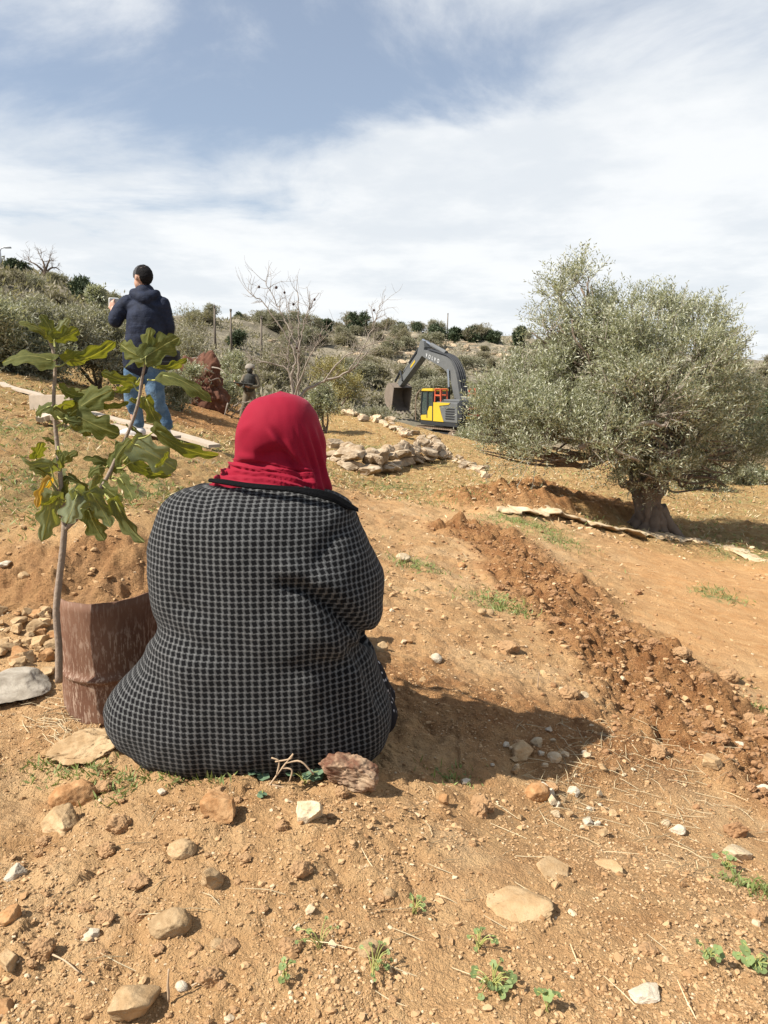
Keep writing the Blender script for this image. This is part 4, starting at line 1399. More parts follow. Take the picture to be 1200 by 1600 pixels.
mb = MB()
mb.add(*scatter(75000, 0.0013, 0.0052, 0.95, 3.4, 1, 1.7))
mb.add(*scatter(9500, 0.003, 0.011, 1.0, 5.5, 2, 2.8))
mb.add(*scatter(9000, 0.006, 0.025, 3.0, 10, 1, 2.0))
mb.add(*scatter(9000, 0.015, 0.05, 8.0, 26, 1, 2.0, 0.6))
# crumbled earth along the furrow
n = 3600
f = r.random(n) * (len(FUR) - 1.01)
i0 = f.astype(int)
FA = np.array(FUR)
c_ = FA[i0] * (1 - f % 1)[:, None] + FA[i0 + 1] * (f % 1)[:, None]
x = c_[:, 0] + r.normal(size=n) * .26; y = c_[:, 1] + r.normal(size=n) * .22
V0, F0 = ico(2)
shapes = np.stack([rock_shape(int(r.integers(1e6)), 2, 6, 0.35, (1, .85, .8), 0.2)[0] for _ in range(16)])
s = .003 * 5.0 ** (r.random(n) ** 2.0)
V = shapes[r.integers(0, 16, n)] * s[:, None, None] + np.column_stack([x, y, Hfull(x, y) + s * .3])[:, None]
fm = MB().add(V.reshape(-1, 3), ((np.arange(n) * len(V0))[:, None, None] + F0[None]).reshape(-1, 3))
tag(fm.build('crumbled_earth', M['clod']), kind='stuff')
tag(mb.build('gravel', M['gravel']), kind='stuff')
# ------------------------------------------------------------------ people
def capsule(pts, rad, seg=14, k=5, flat=None):
    s = spline([list(p_) + [r_] for p_, r_ in zip(pts, rad)], k)
    # rounded ends
    d0 = unit(s[0, :3] - s[1, :3]); d1 = unit(s[-1, :3] - s[-2, :3])
    pre = [np.append(s[0, :3] + d0 * s[0, 3] * math.sin(a), s[0, 3] * math.cos(a)) for a in (1.45, 1.1, 0.6)]
    post = [np.append(s[-1, :3] + d1 * s[-1, 3] * math.sin(a), s[-1, 3] * math.cos(a)) for a in (0.6, 1.1, 1.45)]
    s = np.vstack([pre, s, post])
    mb = MB(); tube(mb, s[:, :3], s[:, 3], seg)
    return mb.v[0], [a for a in mb.p]


def rotz(a):
    return np.array([[math.cos(a), -math.sin(a), 0], [math.sin(a), math.cos(a), 0], [0, 0, 1]])


def head_parts(c, h, yaw, pitch=0.0):
    """skull, jaw, nose, brow, ears; c centre, h head height; yaw 0 faces +y"""
    Rz = rotz(yaw)
    Rx = np.array([[1, 0, 0], [0, math.cos(pitch), -math.sin(pitch)], [0, math.sin(pitch), math.cos(pitch)]])
    R = Rz @ Rx
    q = lambda x, y, z: np.asarray(c) + R @ (np.array([x, y, z]) * h)
    out = [ball(q(0, -.03, .10), np.array([.33, .42, .40]) * h, 4, R), ball(q(0, .12, -.20), np.array([.26, .28, .28]) * h, 3, R),
           ball(q(0, .33, -.38), np.array([.12, .09, .09]) * h, 3, R), ball(q(0, .40, -.05), np.array([.055, .12, .05]) * h, 3, R), ball(q(0, .38, .03), np.array([.04, .06, .12]) * h, 3, R),
           ball(q(0, .35, .12), np.array([.22, .06, .05]) * h, 3, R), ball(q(0, .37, -.22), np.array([.12, .05, .04]) * h, 3, R),
           ball(q(.33, -.02, -.02), np.array([.04, .08, .13]) * h, 3, R), ball(q(-.33, -.02, -.02), np.array([.04, .08, .13]) * h, 3, R)]
    return out


def hand_parts(wrist, direction, palm_n, size=0.19, curl=0.6, thumb_side=1):
    """palm, five bent fingers and a thumb leaving the side of the palm"""
    d = unit(np.asarray(direction, float)); n = unit(np.asarray(palm_n, float) - d * np.dot(palm_n, d))
    s = np.cross(d, n) * thumb_side
    w = np.asarray(wrist, float)
    L = size
    out = []
    pc = w + d * L * .26
    V, Fc = ico(3)
    V = V[:, :1] * d * L * .30 + V[:, 1:2] * s * L * .22 + V[:, 2:] * n * L * .085
    out.append((V + pc, [Fc]))
    for k, (off, ln) in enumerate([(.15, .40), (.05, .45), (-.055, .42), (-.15, .33)]):
        a0 = w + d * L * .46 + s * L * off
        pts = [a0 - d * L * .1]
        ang_ = 0.15
        p_ = a0
        for seg_l in (.45, .32, .23):
            ang_ += curl * (0.8 + 0.1 * k)
            p_ = p_ + (d * math.cos(ang_) + n * math.sin(ang_)) * ln * L * seg_l + s * off * L * .05
            pts.append(p_)
        out.append(capsule([pts[0], a0, *pts[1:]], [L * .048, L * .046, L * .043, L * .040, L * .034], 8, 3))
    t0 = w + d * L * .12 + s * L * .14
    out.append(capsule([t0, t0 + s * L * .13 + d * L * .13 + n * L * .05, t0 + s * L * .14 + d * L * .26 + n * L * .13, t0 + s * L * .1 + d * L * .36 + n * L * .18], [L * .07, L * .055, L * .05, L * .04], 8, 3))
    return out


M['skin'] = simple('skin', (0.46, 0.27, 0.19), 0.5, 0.1, 30)
M['hair'] = simple('hair', (0.012, 0.011, 0.011), 0.8, 0.5, 60, 0.6, 160, spec=0.1)
M['grey_hair'] = simple('greying_hair', (0.05, 0.05, 0.052), 0.8, 0.5, 60, 0.6, 160)

# -------- the seated woman
Yc = 1.98
# silhouette rows: py, left px, right px, depth of the back, depth of the front
SIL = [(1153, 206, 598, .225, .24), (1138, 190, 606, .25, .27), (1116, 178, 611, .266, .28), (1092, 175, 609, .272, .28), (1066, 187, 602, .272, .26), (1040, 207, 593, .270, .25),
       (1016, 226, 584, .267, .24), (1002, 235, 572, .265, .235), (988, 244, 568, .263, .23), (976, 249, 584, .261, .22), (960, 251, 595, .258, .22), (938, 248, 599, .255, .22), (908, 242, 602, .250, .22), (884, 240, 596, .246, .22),
       (852, 241, 577, .240, .21), (822, 246, 563, .228, .20), (800, 251, 556, .210, .18), (785, 258, 548, .188, .16), (774, 268, 534, .165, .14), (766, 282, 518, .142, .12), (760, 304, 503, .120, .10), (755, 340, 492, .10, .09)]
wo = np.array([P(395, 1150, Yc)[0], Yc, 0.0]); wo[2] = gz(wo[0], wo[1]) - 0.02
woman = thing('person', wo, 'seated person seen from behind in a red headscarf and black-and-grey checked coat', 'person')

SS = spline(SIL, 4)
rows = []
for py, l, r_, tb_, tf in SS:
    a, b_ = P(l, py, Yc), P(r_, py, Yc)
    rows.append([(a[0] + b_[0]) / 2, (b_[0] - a[0]) / 2, a[2], tb_, tf])
rows = np.array(rows)
rows = np.vstack([[rows[0, 0], rows[0, 1] * 0.9, rows[0, 2] - 0.035, rows[0, 3] * 0.86, rows[0, 4] * 0.9],
                  [rows[0, 0], rows[0, 1] * 0.965, rows[0, 2] - 0.018, rows[0, 3] * 0.95, rows[0, 4] * 0.96], rows])
CELL = 0.0182
CELLV = 0.0150
NS = 220


REFX = float(rows[10, 0])


def loft_coat(rows):
    V, UV = [], []
    back = np.column_stack([rows[:, 1] * 0, -rows[:, 3], rows[:, 2]])
    varc = np.concatenate([[0], np.cumsum(np.linalg.norm(np.diff(back, axis=0), axis=1))])
    th = np.linspace(-np.pi, np.pi, NS + 1)            # 0 = middle of the back
    for k, (xc, a, z, tb_, tf) in enumerate(rows):
        s, c_ = np.sin(th), np.cos(th)
        n = 2.35
        x = xc + a * np.sign(s) * np.abs(s) ** (2 / n)
        dep = np.where(c_ > 0, tb_, tf)
        y = Yc - dep * np.sign(c_) * np.abs(c_) ** (2 / n)
        ring = np.column_stack([x, y, np.full(NS + 1, z)])
        arc = np.concatenate([[0], np.cumsum(np.linalg.norm(np.diff(ring, axis=0), axis=1))])
        bk = c_ > 0.2
        arc -= np.interp(REFX, x[bk], arc[bk])
        V.append(ring); UV.append(np.column_stack([arc / CELL, np.full(NS + 1, varc[k] / CELLV)]))
    return np.array(V), np.array(UV)


CV, CUV = loft_coat(rows)


def normals_grid(V):
    du = np.gradient(V, axis=1); dv = np.gradient(V, axis=0)
    return unit(np.cross(du, dv))


def to_px(V):
    x, y, z = V[..., 0], V[..., 1], V[..., 2] - CAMZ
    f = y * cp - z * sp_
    v = y * sp_ + z * cp
    return 600 + F * x / f, 800 - F * v / f


def seg_fold(px, py, pts, w):
    """signed-distance style bump along a polyline in the tailoring plan of the garment"""
    d = np.full(px.shape, 1e9)
    tt_ = np.zeros(px.shape)
    n = len(pts) - 1
    for k in range(n):
        a = np.array(pts[k], float); ab = np.array(pts[k + 1], float) - a
        t_ = np.clip(((px - a[0]) * ab[0] + (py - a[1]) * ab[1]) / (ab @ ab), 0, 1)
        dd = np.hypot(px - a[0] - t_ * ab[0], py - a[1] - t_ * ab[1])
        tt_ = np.where(dd < d, (k + t_) / n, tt_)
        d = np.minimum(d, dd)
    return np.exp(-(d / w) ** 2) * np.sin(np.pi * np.clip(tt_ * 0.94 + 0.03, 0, 1)) ** 0.5


nrm = normals_grid(CV)
if (nrm[10, NS // 2, 1]) > 0: nrm = -nrm
px, py = to_px(CV)
backm = (CV[..., 1] < Yc + 0.03)
disp = np.zeros(px.shape)
disp += 0.006 * fbm(px / 90, py / 130, 3, 201) + 0.003 * np.abs(perlin((px + py * .4) / 60, (py - px * .3) / 150, 209)) + 0.0022 * fbm(px / 28, py / 36, 2, 202)
for pts, w_, am in [([(440, 914), (480, 926), (520, 952), (552, 980), (580, 1000)], 11, -.045), ([(430, 888), (480, 898), (530, 925), (575, 960)], 17, .016), ([(560, 800), (520, 840), (490, 890), (480, 905)], 13, -.010), ([(575, 860), (545, 890), (530, 915)], 12, .008),
                    ([(285, 850), (300, 900), (296, 950)], 14, -.005),
                    ([(500, 985), (540, 1030), (575, 1090), (590, 1140)], 12, .010), ([(535, 990), (570, 1040), (598, 1110)], 9, -.012), ([(470, 1000), (515, 1060), (545, 1130)], 16, -.006),
                    ([(232, 975), (262, 985), (300, 1000), (340, 1030)], 13, -.007), ([(225, 1000), (258, 1020), (290, 1055)], 12, .005), ([(205, 1040), (240, 1060), (270, 1100)], 12, -.007),
                    ([(258, 925), (285, 950), (320, 962)], 8, -.008), 
                    ([(300, 800), (330, 900), (345, 1000), (335, 1150)], 40, -.006), ([(440, 1000), (450, 1080), (440, 1170)], 30, -.004)]:
    disp += am * seg_fold(px, py, pts, w_) * backm
CV = CV + nrm * disp[..., None]
coat = MB()
nk = CV.shape[0]
i, j = np.meshgrid(np.arange(nk - 1), np.arange(NS), indexing='ij')
q = np.stack([i * (NS + 1) + j, i * (NS + 1) + j + 1, (i + 1) * (NS + 1) + j + 1, (i + 1) * (NS + 1) + j], -1).reshape(-1, 4)
coat.add(CV.reshape(-1, 3), q, 0, CUV.reshape(-1, 2))

# houndstooth knit
mm, t, b = new_mat('houndstooth_knit', 0.95, 0.1)
uvn = t.n('ShaderNodeTexCoord').outputs['UV']
wv = t.n('ShaderNodeTexNoise', {'Vector': uvn, 'Scale': 0.16, 'Detail': 2.0}).outputs[1]
wuv = t.n('ShaderNodeVectorMath', {0: uvn, 1: t.n('ShaderNodeVectorMath', {0: wv, 1: (0.35, 0.35, 0)}, operation='MULTIPLY').outputs[0]}, operation='ADD').outputs[0]
su = t.n('ShaderNodeSeparateXYZ', {0: wuv})
fu = t.m('FRACT', su.outputs[0]); fv = t.m('FRACT', su.outputs[1])
a = t.m('ABSOLUTE', t.m('SUBTRACT', fu, 0.5)); bb = t.m('ABSOLUTE', t.m('SUBTRACT', fv, 0.5))
au = t.m('SUBTRACT', fu, 0.5); av = t.m('SUBTRACT', fv, 0.5)
ra = t.m('ABSOLUTE', t.m('ADD', t.m('MULTIPLY', au, 0.95), t.m('MULTIPLY', av, 0.30))); rb = t.m('ABSOLUTE', t.m('SUBTRACT', t.m('MULTIPLY', av, 0.95), t.m('MULTIPLY', au, 0.30)))
fray = t.m('MULTIPLY', t.m('SUBTRACT', t.noise(uvn, 6, 3, 0.7), 0.5), 0.22)
sq = t.m('MAXIMUM', t.m('MULTIPLY', ra, 1.06), t.m('MULTIPLY', rb, 0.92))
block = t.ramp(t.m('ADD', sq, fray), 0.375, 0.315)
star = t.ramp(t.m('ADD', t.m('ADD', t.m('SQRT', t.m('SUBTRACT', 0.5, a)), t.m('SQRT', t.m('SUBTRACT', 0.5, bb))), fray), 0.72, 0.50)
eye = t.ramp(t.m('ADD', t.m('SUBTRACT', 0.5, a), t.m('SUBTRACT', 0.5, bb)), 0.10, 0.04)
diag = t.m('GREATER_THAN', t.m('SINE', t.m('MULTIPLY', t.m('ADD', su.outputs[0], su.outputs[1]), 6.2832 * 2)), 0.1)
c = t.mix(t.m('MULTIPLY', diag, 0.55), (0.080, 0.080, 0.078, 1), (0.034, 0.034, 0.034, 1))
c = t.mix(star, c, (0.150, 0.150, 0.146, 1))
c = t.mix(t.m('MULTIPLY', eye, 0.6), c, (0.05, 0.05, 0.05, 1))
c = t.mix(block, c, (0.0045, 0.0045, 0.005, 1))
t.put(b.inputs['Base Color'], c)
b.inputs['Sheen Weight'].default_value = 0.04
b.inputs['Sheen Roughness'].default_value = 0.5
t.put(b.inputs['Normal'], t.bump(t.m('ADD', t.m('MULTIPLY', star, 0.7), t.noise(uvn, 9, 3, 0.7)), 0.55, 0.004))
M['coat'] = mm
mm, t, b = new_mat('black_cloth', 0.9, 0.15)
v = t.n('ShaderNodeTexCoord').outputs['Object']
vo = t.n('ShaderNodeTexVoronoi', {'Vector': v, 'Scale': 52.0})
vo2 = t.noise(v, 9, 2, 0.5)
fl = t.m('MULTIPLY', t.ramp(vo.outputs[0], 0.28, 0.22), t.ramp(vo2, 0.52, 0.58))
t.put(b.inputs['Base Color'], t.mix(fl, (0.010, 0.009, 0.011, 1), (0.42, 0.40, 0.40, 1)))
M['dress'] = mm
M['black_wool'] = simple('black_wool', (0.005, 0.005, 0.0055), 0.98, 0.4, 60, 0.6, 200, spec=0.1)

# right sleeve, pushed out at the elbow; left sleeve held in front
sl_ = MB()
tube(sl_, spline([np.append(P(*q_[:3]), q_[3]) for q_ in [(500, 830, 2.06, .05), (520, 860, 2.06, .06), (545, 895, 2.05, .062), (560, 918, 2.06, .062), (556, 940, 2.10, .060), (532, 955, 2.18, .055), (500, 965, 2.28, .050)]], 6)[:, :3],
     spline([(.05,), (.06,), (.062,), (.062,), (.060,), (.055,), (.05,)], 6)[:, 0], 40, 0, True, CELL)
V = sl_.v[0]; V += 0.006 * (fbm3(V * 14, 2, 5)[:, None]) * unit(V - V.mean(0))
coat.add(V, sl_.p, 0, sl_.uvs[0])
sl_ = MB()
tube(sl_, spline([P(300, 830, 2.06), P(290, 868, 2.06), P(290, 915, 2.07), P(300, 940, 2.15), P(330, 960, 2.28)], 6), spline([(.05,), (.055,), (.055,), (.052,), (.048,)], 6)[:, 0], 30, 0, True, CELL)
coat.add(sl_.v[0], sl_.p, 0, sl_.uvs[0])
coat_o = coat.build('coat', M['coat'], woman, True, uv=True)

# collar: folded black band with its right point lying over the shoulder
cl_pts = [(326, 752, 1.93), (345, 753, 1.88), (385, 759, 1.845), (430, 763, 1.835), (470, 766, 1.845), (505, 771, 1.87), (532, 781, 1.90), (560, 799, 1.93)]
cc = spline([P(*q_) for q_ in cl_pts], 8)
tt = np.linspace(0, 1, len(cc))
mb = MB()
ring = []
for k, c_ in enumerate(cc):
    wd = 0.006 + 0.010 * sstep(tt[k], .45, .75) - 0.014 * sstep(tt[k], .90, 1.0) - 0.004 * sstep(tt[k], .15, .0)
    dn = np.array([0, -0.55, -0.83])
    up_ = np.array([0, 0.6, 0.3])
    o_ = np.array([0, -0.006, 0.003])
    prof = [c_ + up_ * .02 + o_ * 0.2, c_ + up_ * 0.012 + o_, c_ + o_ + dn * wd * .5, c_ + o_ * .9 + dn * wd, c_ + dn * wd - o_ * .3, c_ - o_ * .6]
    ring.append(prof)
ring = np.array(ring)
n0, n1 = ring.shape[:2]
i, j = np.meshgrid(np.arange(n0 - 1), np.arange(n1), indexing='ij')
q = np.stack([i * n1 + j, i * n1 + (j + 1) % n1, (i + 1) * n1 + (j + 1) % n1, (i + 1) * n1 + j], -1).reshape(-1, 4)
mb.add(ring.reshape(-1, 3), [q, np.array([np.arange(n1)[::-1], (n0 - 1) * n1 + np.arange(n1)])])
mb.build('collar', M['black_wool'], coat_o, False)

# headscarf
HY = 2.02
HS = [(617, 418, 460, .045, .045), (620, 406, 470, .062, .06), (627, 393, 481, .080, .075), (637, 384, 489, .095, .085), (650, 377, 496, .106, .09), (668, 371, 501, .113, .093), (686, 369, 504, .112, .093),
      (704, 368, 506, .104, .09), (716, 367, 508, .094, .09), (725, 364, 509, .090, .09), (732, 357, 510, .094, .09), (739, 350, 511, .104, .095), (747, 342, 512, .118, .10), (755, 336, 513, .128, .105), (762, 338, 513, .130, .11), (774, 345, 512, .128, .11)]
HR = spline(HS, 5)
NH = 160
V = []
th = np.linspace(-np.pi, np.pi, NH + 1)
ztp = P(438, 611, HY)
for py_, l, r_, tb_, tf in HR:
    a_, b_ = P(l, py_, HY), P(r_, py_, HY)
    s, c_ = np.sin(th), np.cos(th)
    n = 2.1
    x = (a_[0] + b_[0]) / 2 + (b_[0] - a_[0]) / 2 * np.sign(s) * np.abs(s) ** (2 / n)
    y = HY - np.where(c_ > 0, tb_, tf) * np.sign(c_) * np.abs(c_) ** (2 / n)
    V.append(np.column_stack([x, y, np.full(NH + 1, a_[2])]))
V = np.array(V)
nrm = normals_grid(V)
if nrm[30, NH // 2, 1] > 0: nrm = -nrm
px, py = to_px(V)
disp = 0.0016 * fbm(px / 40, py / 60, 3, 301)
lw = sstep(px, 500, 470) * sstep(py + (px - 400) * -0.10, 716, 730)             # wrap around the neck
wave = np.sin((py - 0.13 * (px - 340) - 0.0009 * (px - 420) ** 2) * 0.62 + 1.6 * perlin(px / 50, py / 22, 5))
disp += lw * (0.006 + 0.0055 * wave + 0.003 * np.sin((py - 0.2 * (px - 340)) * 1.35))
dr_ = sstep(px + (py - 700) * -0.28, 452, 492) * sstep(py, 655, 705)                                         # drape down the right side
disp += dr_ * (0.006 + 0.0060 * np.sin((px - 0.25 * (py - 690)) * 0.55 + 1.0 * perlin(px / 20, py / 60, 7)))
for pts, w_, am in [([(420, 673), (432, 688), (446, 705)], 4, .004), ([(426, 670), (440, 686), (455, 706)], 5, -.004), ([(440, 700), (462, 730), (482, 762)], 6, -.007), ([(450, 695), (474, 728), (492, 765)], 6, .006),
                    ([(400, 720), (430, 711), (455, 722)], 12, -.012), ([(372, 690), (378, 672), (392, 662)], 6, .0025), ([(372, 712), (392, 716), (415, 722)], 5, .004), ([(370, 722), (395, 726), (440, 735)], 4, -.005)]:
    disp += 1.7 * am * seg_fold(px, py, pts, w_) * (V[..., 1] < HY)
V = V + nrm * disp[..., None]
mb = MB()
n0 = V.shape[0]
i, j = np.meshgrid(np.arange(n0 - 1), np.arange(NH), indexing='ij')
cent = (th[j] + th[j + 1]) / 2
keep = ~((np.abs(cent) > 2.35) & (HR[i, 0] > 640) & (HR[i, 0] < 716))
q = np.stack([i * (NH + 1) + j, i * (NH + 1) + j + 1, (i + 1) * (NH + 1) + j + 1, (i + 1) * (NH + 1) + j], -1)[keep]
mb.add(V.reshape(-1, 3), q)
mb.add(np.vstack([V[0], ztp + np.array([0, 0, .0])]), np.stack([np.arange(NH), np.arange(1, NH + 1), np.full(NH, NH + 1)], 1)[:, ::-1])
mm, t, b = new_mat('red_scarf_cloth', 0.8, 0.2)
v = t.n('ShaderNodeTexCoord').outputs['Object']
k_ = t.m('ADD', 0.88, t.m('MULTIPLY', t.noise(v, 20, 4, 0.6), 0.24))
t.put(b.inputs['Base Color'], t.mix(1.0, (0.225, 0.0026, 0.017, 1), t.n('ShaderNodeCombineXYZ', {0: k_, 1: k_, 2: k_}).outputs[0], 'MULTIPLY'))
b.inputs['Sheen Weight'].default_value = 0.10
b.inputs['Sheen Tint'].default_value = (1, 0.35, 0.45, 1)
t.put(b.inputs['Normal'], t.bump(t.noise(v, 420, 2, 0.5), 0.15, 0.002))
M['scarf'] = mm
mb.build('headscarf', M['scarf'], woman, True)

# body inside the clothes: face, torso, arms with hands in the lap, folded legs
hc_ = P(437, 688, 2.07)
sh_l, sh_r = P(300, 815, 2.02), P(500, 820, 2.02)
lap = P(415, 1010, 2.34)
gw = wo[2]
parts = head_parts(hc_, 0.215, 0.0, -0.1)
parts += [capsule([P(430, 760, 2.03), P(435, 715, 2.04)], [.06, .055]), capsule([P(400, 1100, 1.98), P(400, 960, 1.98), P(405, 850, 2.0), P(420, 790, 2.02)], [.17, .16, .16, .09], 20),
          capsule([sh_l, P(272, 900, 2.03), P(330, 960, 2.30)], [.06, .05, .035]), capsule([sh_r, P(556, 930, 2.02), P(500, 966, 2.28)], [.06, .05, .035])]
parts += hand_parts(P(330, 960, 2.30), (0.8, 0.45, -0.25), (0.2, 0, -1), 0.18, 0.45, -1)
parts += hand_parts(P(500, 966, 2.28), (-0.8, 0.45, -0.2), (-0.2, 0, -1), 0.18, 0.45, 1)
for s_, kx, fx in ((-1, -0.52, -0.5), (1, -0.2, -0.22)):
    hx = wo[0] + s_ * 0.13
    kz = gw + 0.05
    gf = gz(fx, 2.88)
    parts += [capsule([(hx, 2.0, gw + .14), ((hx + kx) / 2, 2.25, gw + .24), (kx, 2.50, kz)], [.10, .095, .07]), capsule([(kx, 2.52, kz), ((kx + fx) / 2, 2.7, (kz + gf) / 2 + .04), (fx, 2.88, gf + .07)], [.068, .062, .042])]
V, Fs = fuse(parts, 0.008, 4)
MB().add(V, Fs).build('body', M['skin'], woman, True)
# dress over lap and knees, showing beside the coat at the right
parts = [capsule([P(300, 1090, 2.04), P(420, 1075, 2.10), P(530, 1082, 2.10), P(545, 1085, 2.08)], [.12, .15, .14, .12], 20), ball(P(572, 1082, 2.03), (.070, .09, .115)), ball(P(596, 1118, 2.02), (.048, .07, .055))]
for s_, kx in ((-1, -0.52), (1, -0.2)):
    hx = wo[0] + s_ * 0.15
    parts.append(capsule([(hx, 2.05, gw + .17), ((hx + kx) / 2, 2.3, gw + .14), (kx, 2.52, gw + .05)], [.12, .10, .08], 18))
    gf = gz(kx, 2.55)
    parts.append(capsule([(kx, 2.52, gw + .05), (kx, 2.78, gf + .10)], [.09, .09], 18))
parts.append(capsule([P(575, 1095, 2.10), P(588, 1150, 2.08), P(590, 1178, 2.07)], [.09, .032, .028], 14))
V, Fs = fuse(parts, 0.010, 5)
V = V + 0.004 * fbm3(V * 18, 2, 8)[:, None] * np.array([1, 1, 0.3])
MB().add(V, Fs).build('dress', M['dress'], woman, True)
for kx in (-0.52, -0.12):
    gf = gz(kx, 2.9)
    V, Fs = fuse([capsule([(kx, 2.86, gf + .05), (kx, 2.95, gf + .07), (kx + .01, 3.0, gf + .12)], [.045, .042, .03])], 0.007, 4)
    MB().add(V, Fs).build('shoe', M['black_wool'], woman, True)

# -------- the standing man
MY = 7.6
mk_ = MY / F
G = lambda px, py, dy=0.0: P(px, py, MY + dy)
foot_l, foot_r = G(212, 684), G(262, 686)
mo = np.array([G(235, 690)[0], MY, gz(G(235, 690)[0], MY)])
man = thing('person', mo, 'standing man seen from behind in a navy padded jacket and blue jeans, holding something pale', 'person')
zf = lambda q_: np.array([q_[0], q_[1], gz(q_[0], q_[1])])
parts = head_parts(G(223, 434), 0.245, 0.95, 0.05)
parts += [capsule([G(230, 470), G(226, 448)], [.065, .058]), capsule([G(228, 560), G(228, 520), G(229, 480)], [.11, .14, .12], 18),
          capsule([G(196, 472, .0), G(179, 503, -.02), G(178, 484, .22)], [.055, .045, .034]), capsule([G(257, 476), G(262, 518, .05), G(235, 520, .28)], [.055, .045, .034])]
parts += hand_parts(G(178, 485, .22), (-0.25, 0.1, 0.95), (0.3, 0.9, 0), 0.19, 0.55, 1)
parts += hand_parts(G(235, 520, .28), (-0.9, 0.3, 0.1), (0, -0.4, -1), 0.19, 0.5, 1)
parts += [capsule([G(214, 575), G(209, 622, -.02), G(214, 676)], [.075, .055, .04]), capsule([G(240, 575), G(245, 622, -.02), G(261, 676)], [.075, .055, .04])]
V, Fs = fuse(parts, 0.008, 3)
body = MB().add(V, Fs).build('body', M['skin'], man, True)
# hair: cap over crown and nape, greying at the side
hc = G(223, 434)
R = rotz(0.95)
V, Fc = ico(5)
keepv = (V @ np.array([0, 1, 0]) < 0.55 - 0.55 * V[:, 2] * 0) & ~((V[:, 1] > 0.30) & (V[:, 2] < 0.45)) & (V[:, 2] > -0.85) & ~((np.abs(V[:, 0]) > .55) & (V[:, 2] < -0.05) & (V[:, 1] > -.35))
Vh = (V * np.array([.35, .445, .43]) * 0.245 * (1 + 0.03 * fbm3(V * 9, 2, 3))[:, None]) @ R.T + hc + R @ np.array([0, -.03 * .245, .075 * .245])
Fh = Fc[keepv[Fc].all(1)]
mb = MB().add(Vh, Fh, 0)
mb.build('hair', M['hair'], man, True)
side = (V[:, 0] < -0.45) & (V[:, 2] > -0.25) & (V[:, 1] > -0.1) & (V[:, 1] < 0.75)
Fg = Fc[side[Fc].all(1)]
MB().add((Vh - hc) * 1.012 + hc, Fg).build('greying_hair', M['grey_hair'], man, True)
# jacket
mm, t, b = new_mat('navy_padded_nylon', 0.78, 0.2)
v = t.n('ShaderNodeTexCoord').outputs['Object']
sz = t.n('ShaderNodeSeparateXYZ', {0: v})
wob = t.noise(v, 4, 3, 0.5)
wv = t.m('ABSOLUTE', t.m('SINE', t.m('ADD', t.m('MULTIPLY', sz.outputs[2], 38.0), t.m('MULTIPLY', wob, 2.0))))
cr = t.noise(v, 14, 5, 0.65)
t.put(b.inputs['Base Color'], t.mix(t.ramp(cr, .3, .7), (0.010, 0.013, 0.024, 1), (0.018, 0.024, 0.046, 1)))
t.put(b.inputs['Normal'], t.bump(t.m('ADD', t.m('MULTIPLY', t.m('POWER', wv, 0.5), 0.25), t.m('MULTIPLY', cr, 1.2)), 0.5, 0.02))
M['jacket'] = mm
parts = [capsule([G(220, 562), G(227, 530), G(229, 495), G(230, 478)], [.185, .19, .19, .13], 22), ball(G(229, 482), (.215, .13, .10)), ball(G(224, 556), (.195, .15, .085)),
         capsule([G(200, 472), G(184, 492, -.01), G(180, 502, -.01), G(180, 490, .18)], [.075, .078, .068, .052], 16), capsule([G(254, 476), G(260, 505, .03), G(258, 524, .10), G(238, 522, .28)], [.078, .076, .068, .05], 16),
         capsule([G(210, 458, -.02), G(226, 466, -.10), G(243, 460, -.02)], [.05, .062, .05], 14), capsule([G(227, 458), G(228, 470)], [.095, .10], 16)]
V, Fs = fuse(parts, 0.011, 5)
V = V + 0.008 * fbm3(V * 9, 3, 18)[:, None] * unit(V - np.array([mo[0], MY, 0]) * np.array([1, 1, 0]) - V * np.array([0, 0, 1]))
MB().add(V, Fs).build('jacket', M['jacket'], man, True)
# jeans
mm, t, b = new_mat('blue_denim', 0.85, 0.2)
v = t.n('ShaderNodeTexCoord').outputs['Object']
n_ = t.noise(v, 7, 5, 0.65)
t.put(b.inputs['Base Color'], t.mix(t.ramp(n_, .32, .68), (0.040, 0.080, 0.135, 1), (0.115, 0.180, 0.25, 1)))
t.put(b.inputs['Normal'], t.bump(t.noise(v, 11, 4, 0.6), 0.8, 0.03))
M['denim'] = mm
parts = [capsule([G(213, 566), G(228, 558), G(242, 566)], [.125, .15, .125], 18), capsule([G(228, 548), G(228, 566)], [.13, .14], 18), capsule([G(211, 580), G(207, 622, -.03), G(214, 650), G(215, 662)], [.11, .083, .065, .066], 18),
         capsule([G(241, 580), G(244, 622, -.03), G(256, 650), G(260, 663)], [.112, .085, .068, .068], 18)]
V, Fs = fuse(parts, 0.010, 4)
V = V + 0.006 * fbm3(V * np.array([9, 9, 16]), 2, 28)[:, None] * np.array([1, 1, 0])
MB().add(V, Fs).build('jeans', M['denim'], man, True)
M['shoe'] = simple('pale_shoe', (0.50, 0.48, 0.46), 0.7, 0.15, 20)
M['sole'] = simple('shoe_sole', (0.70, 0.68, 0.64), 0.7, 0.1, 20)
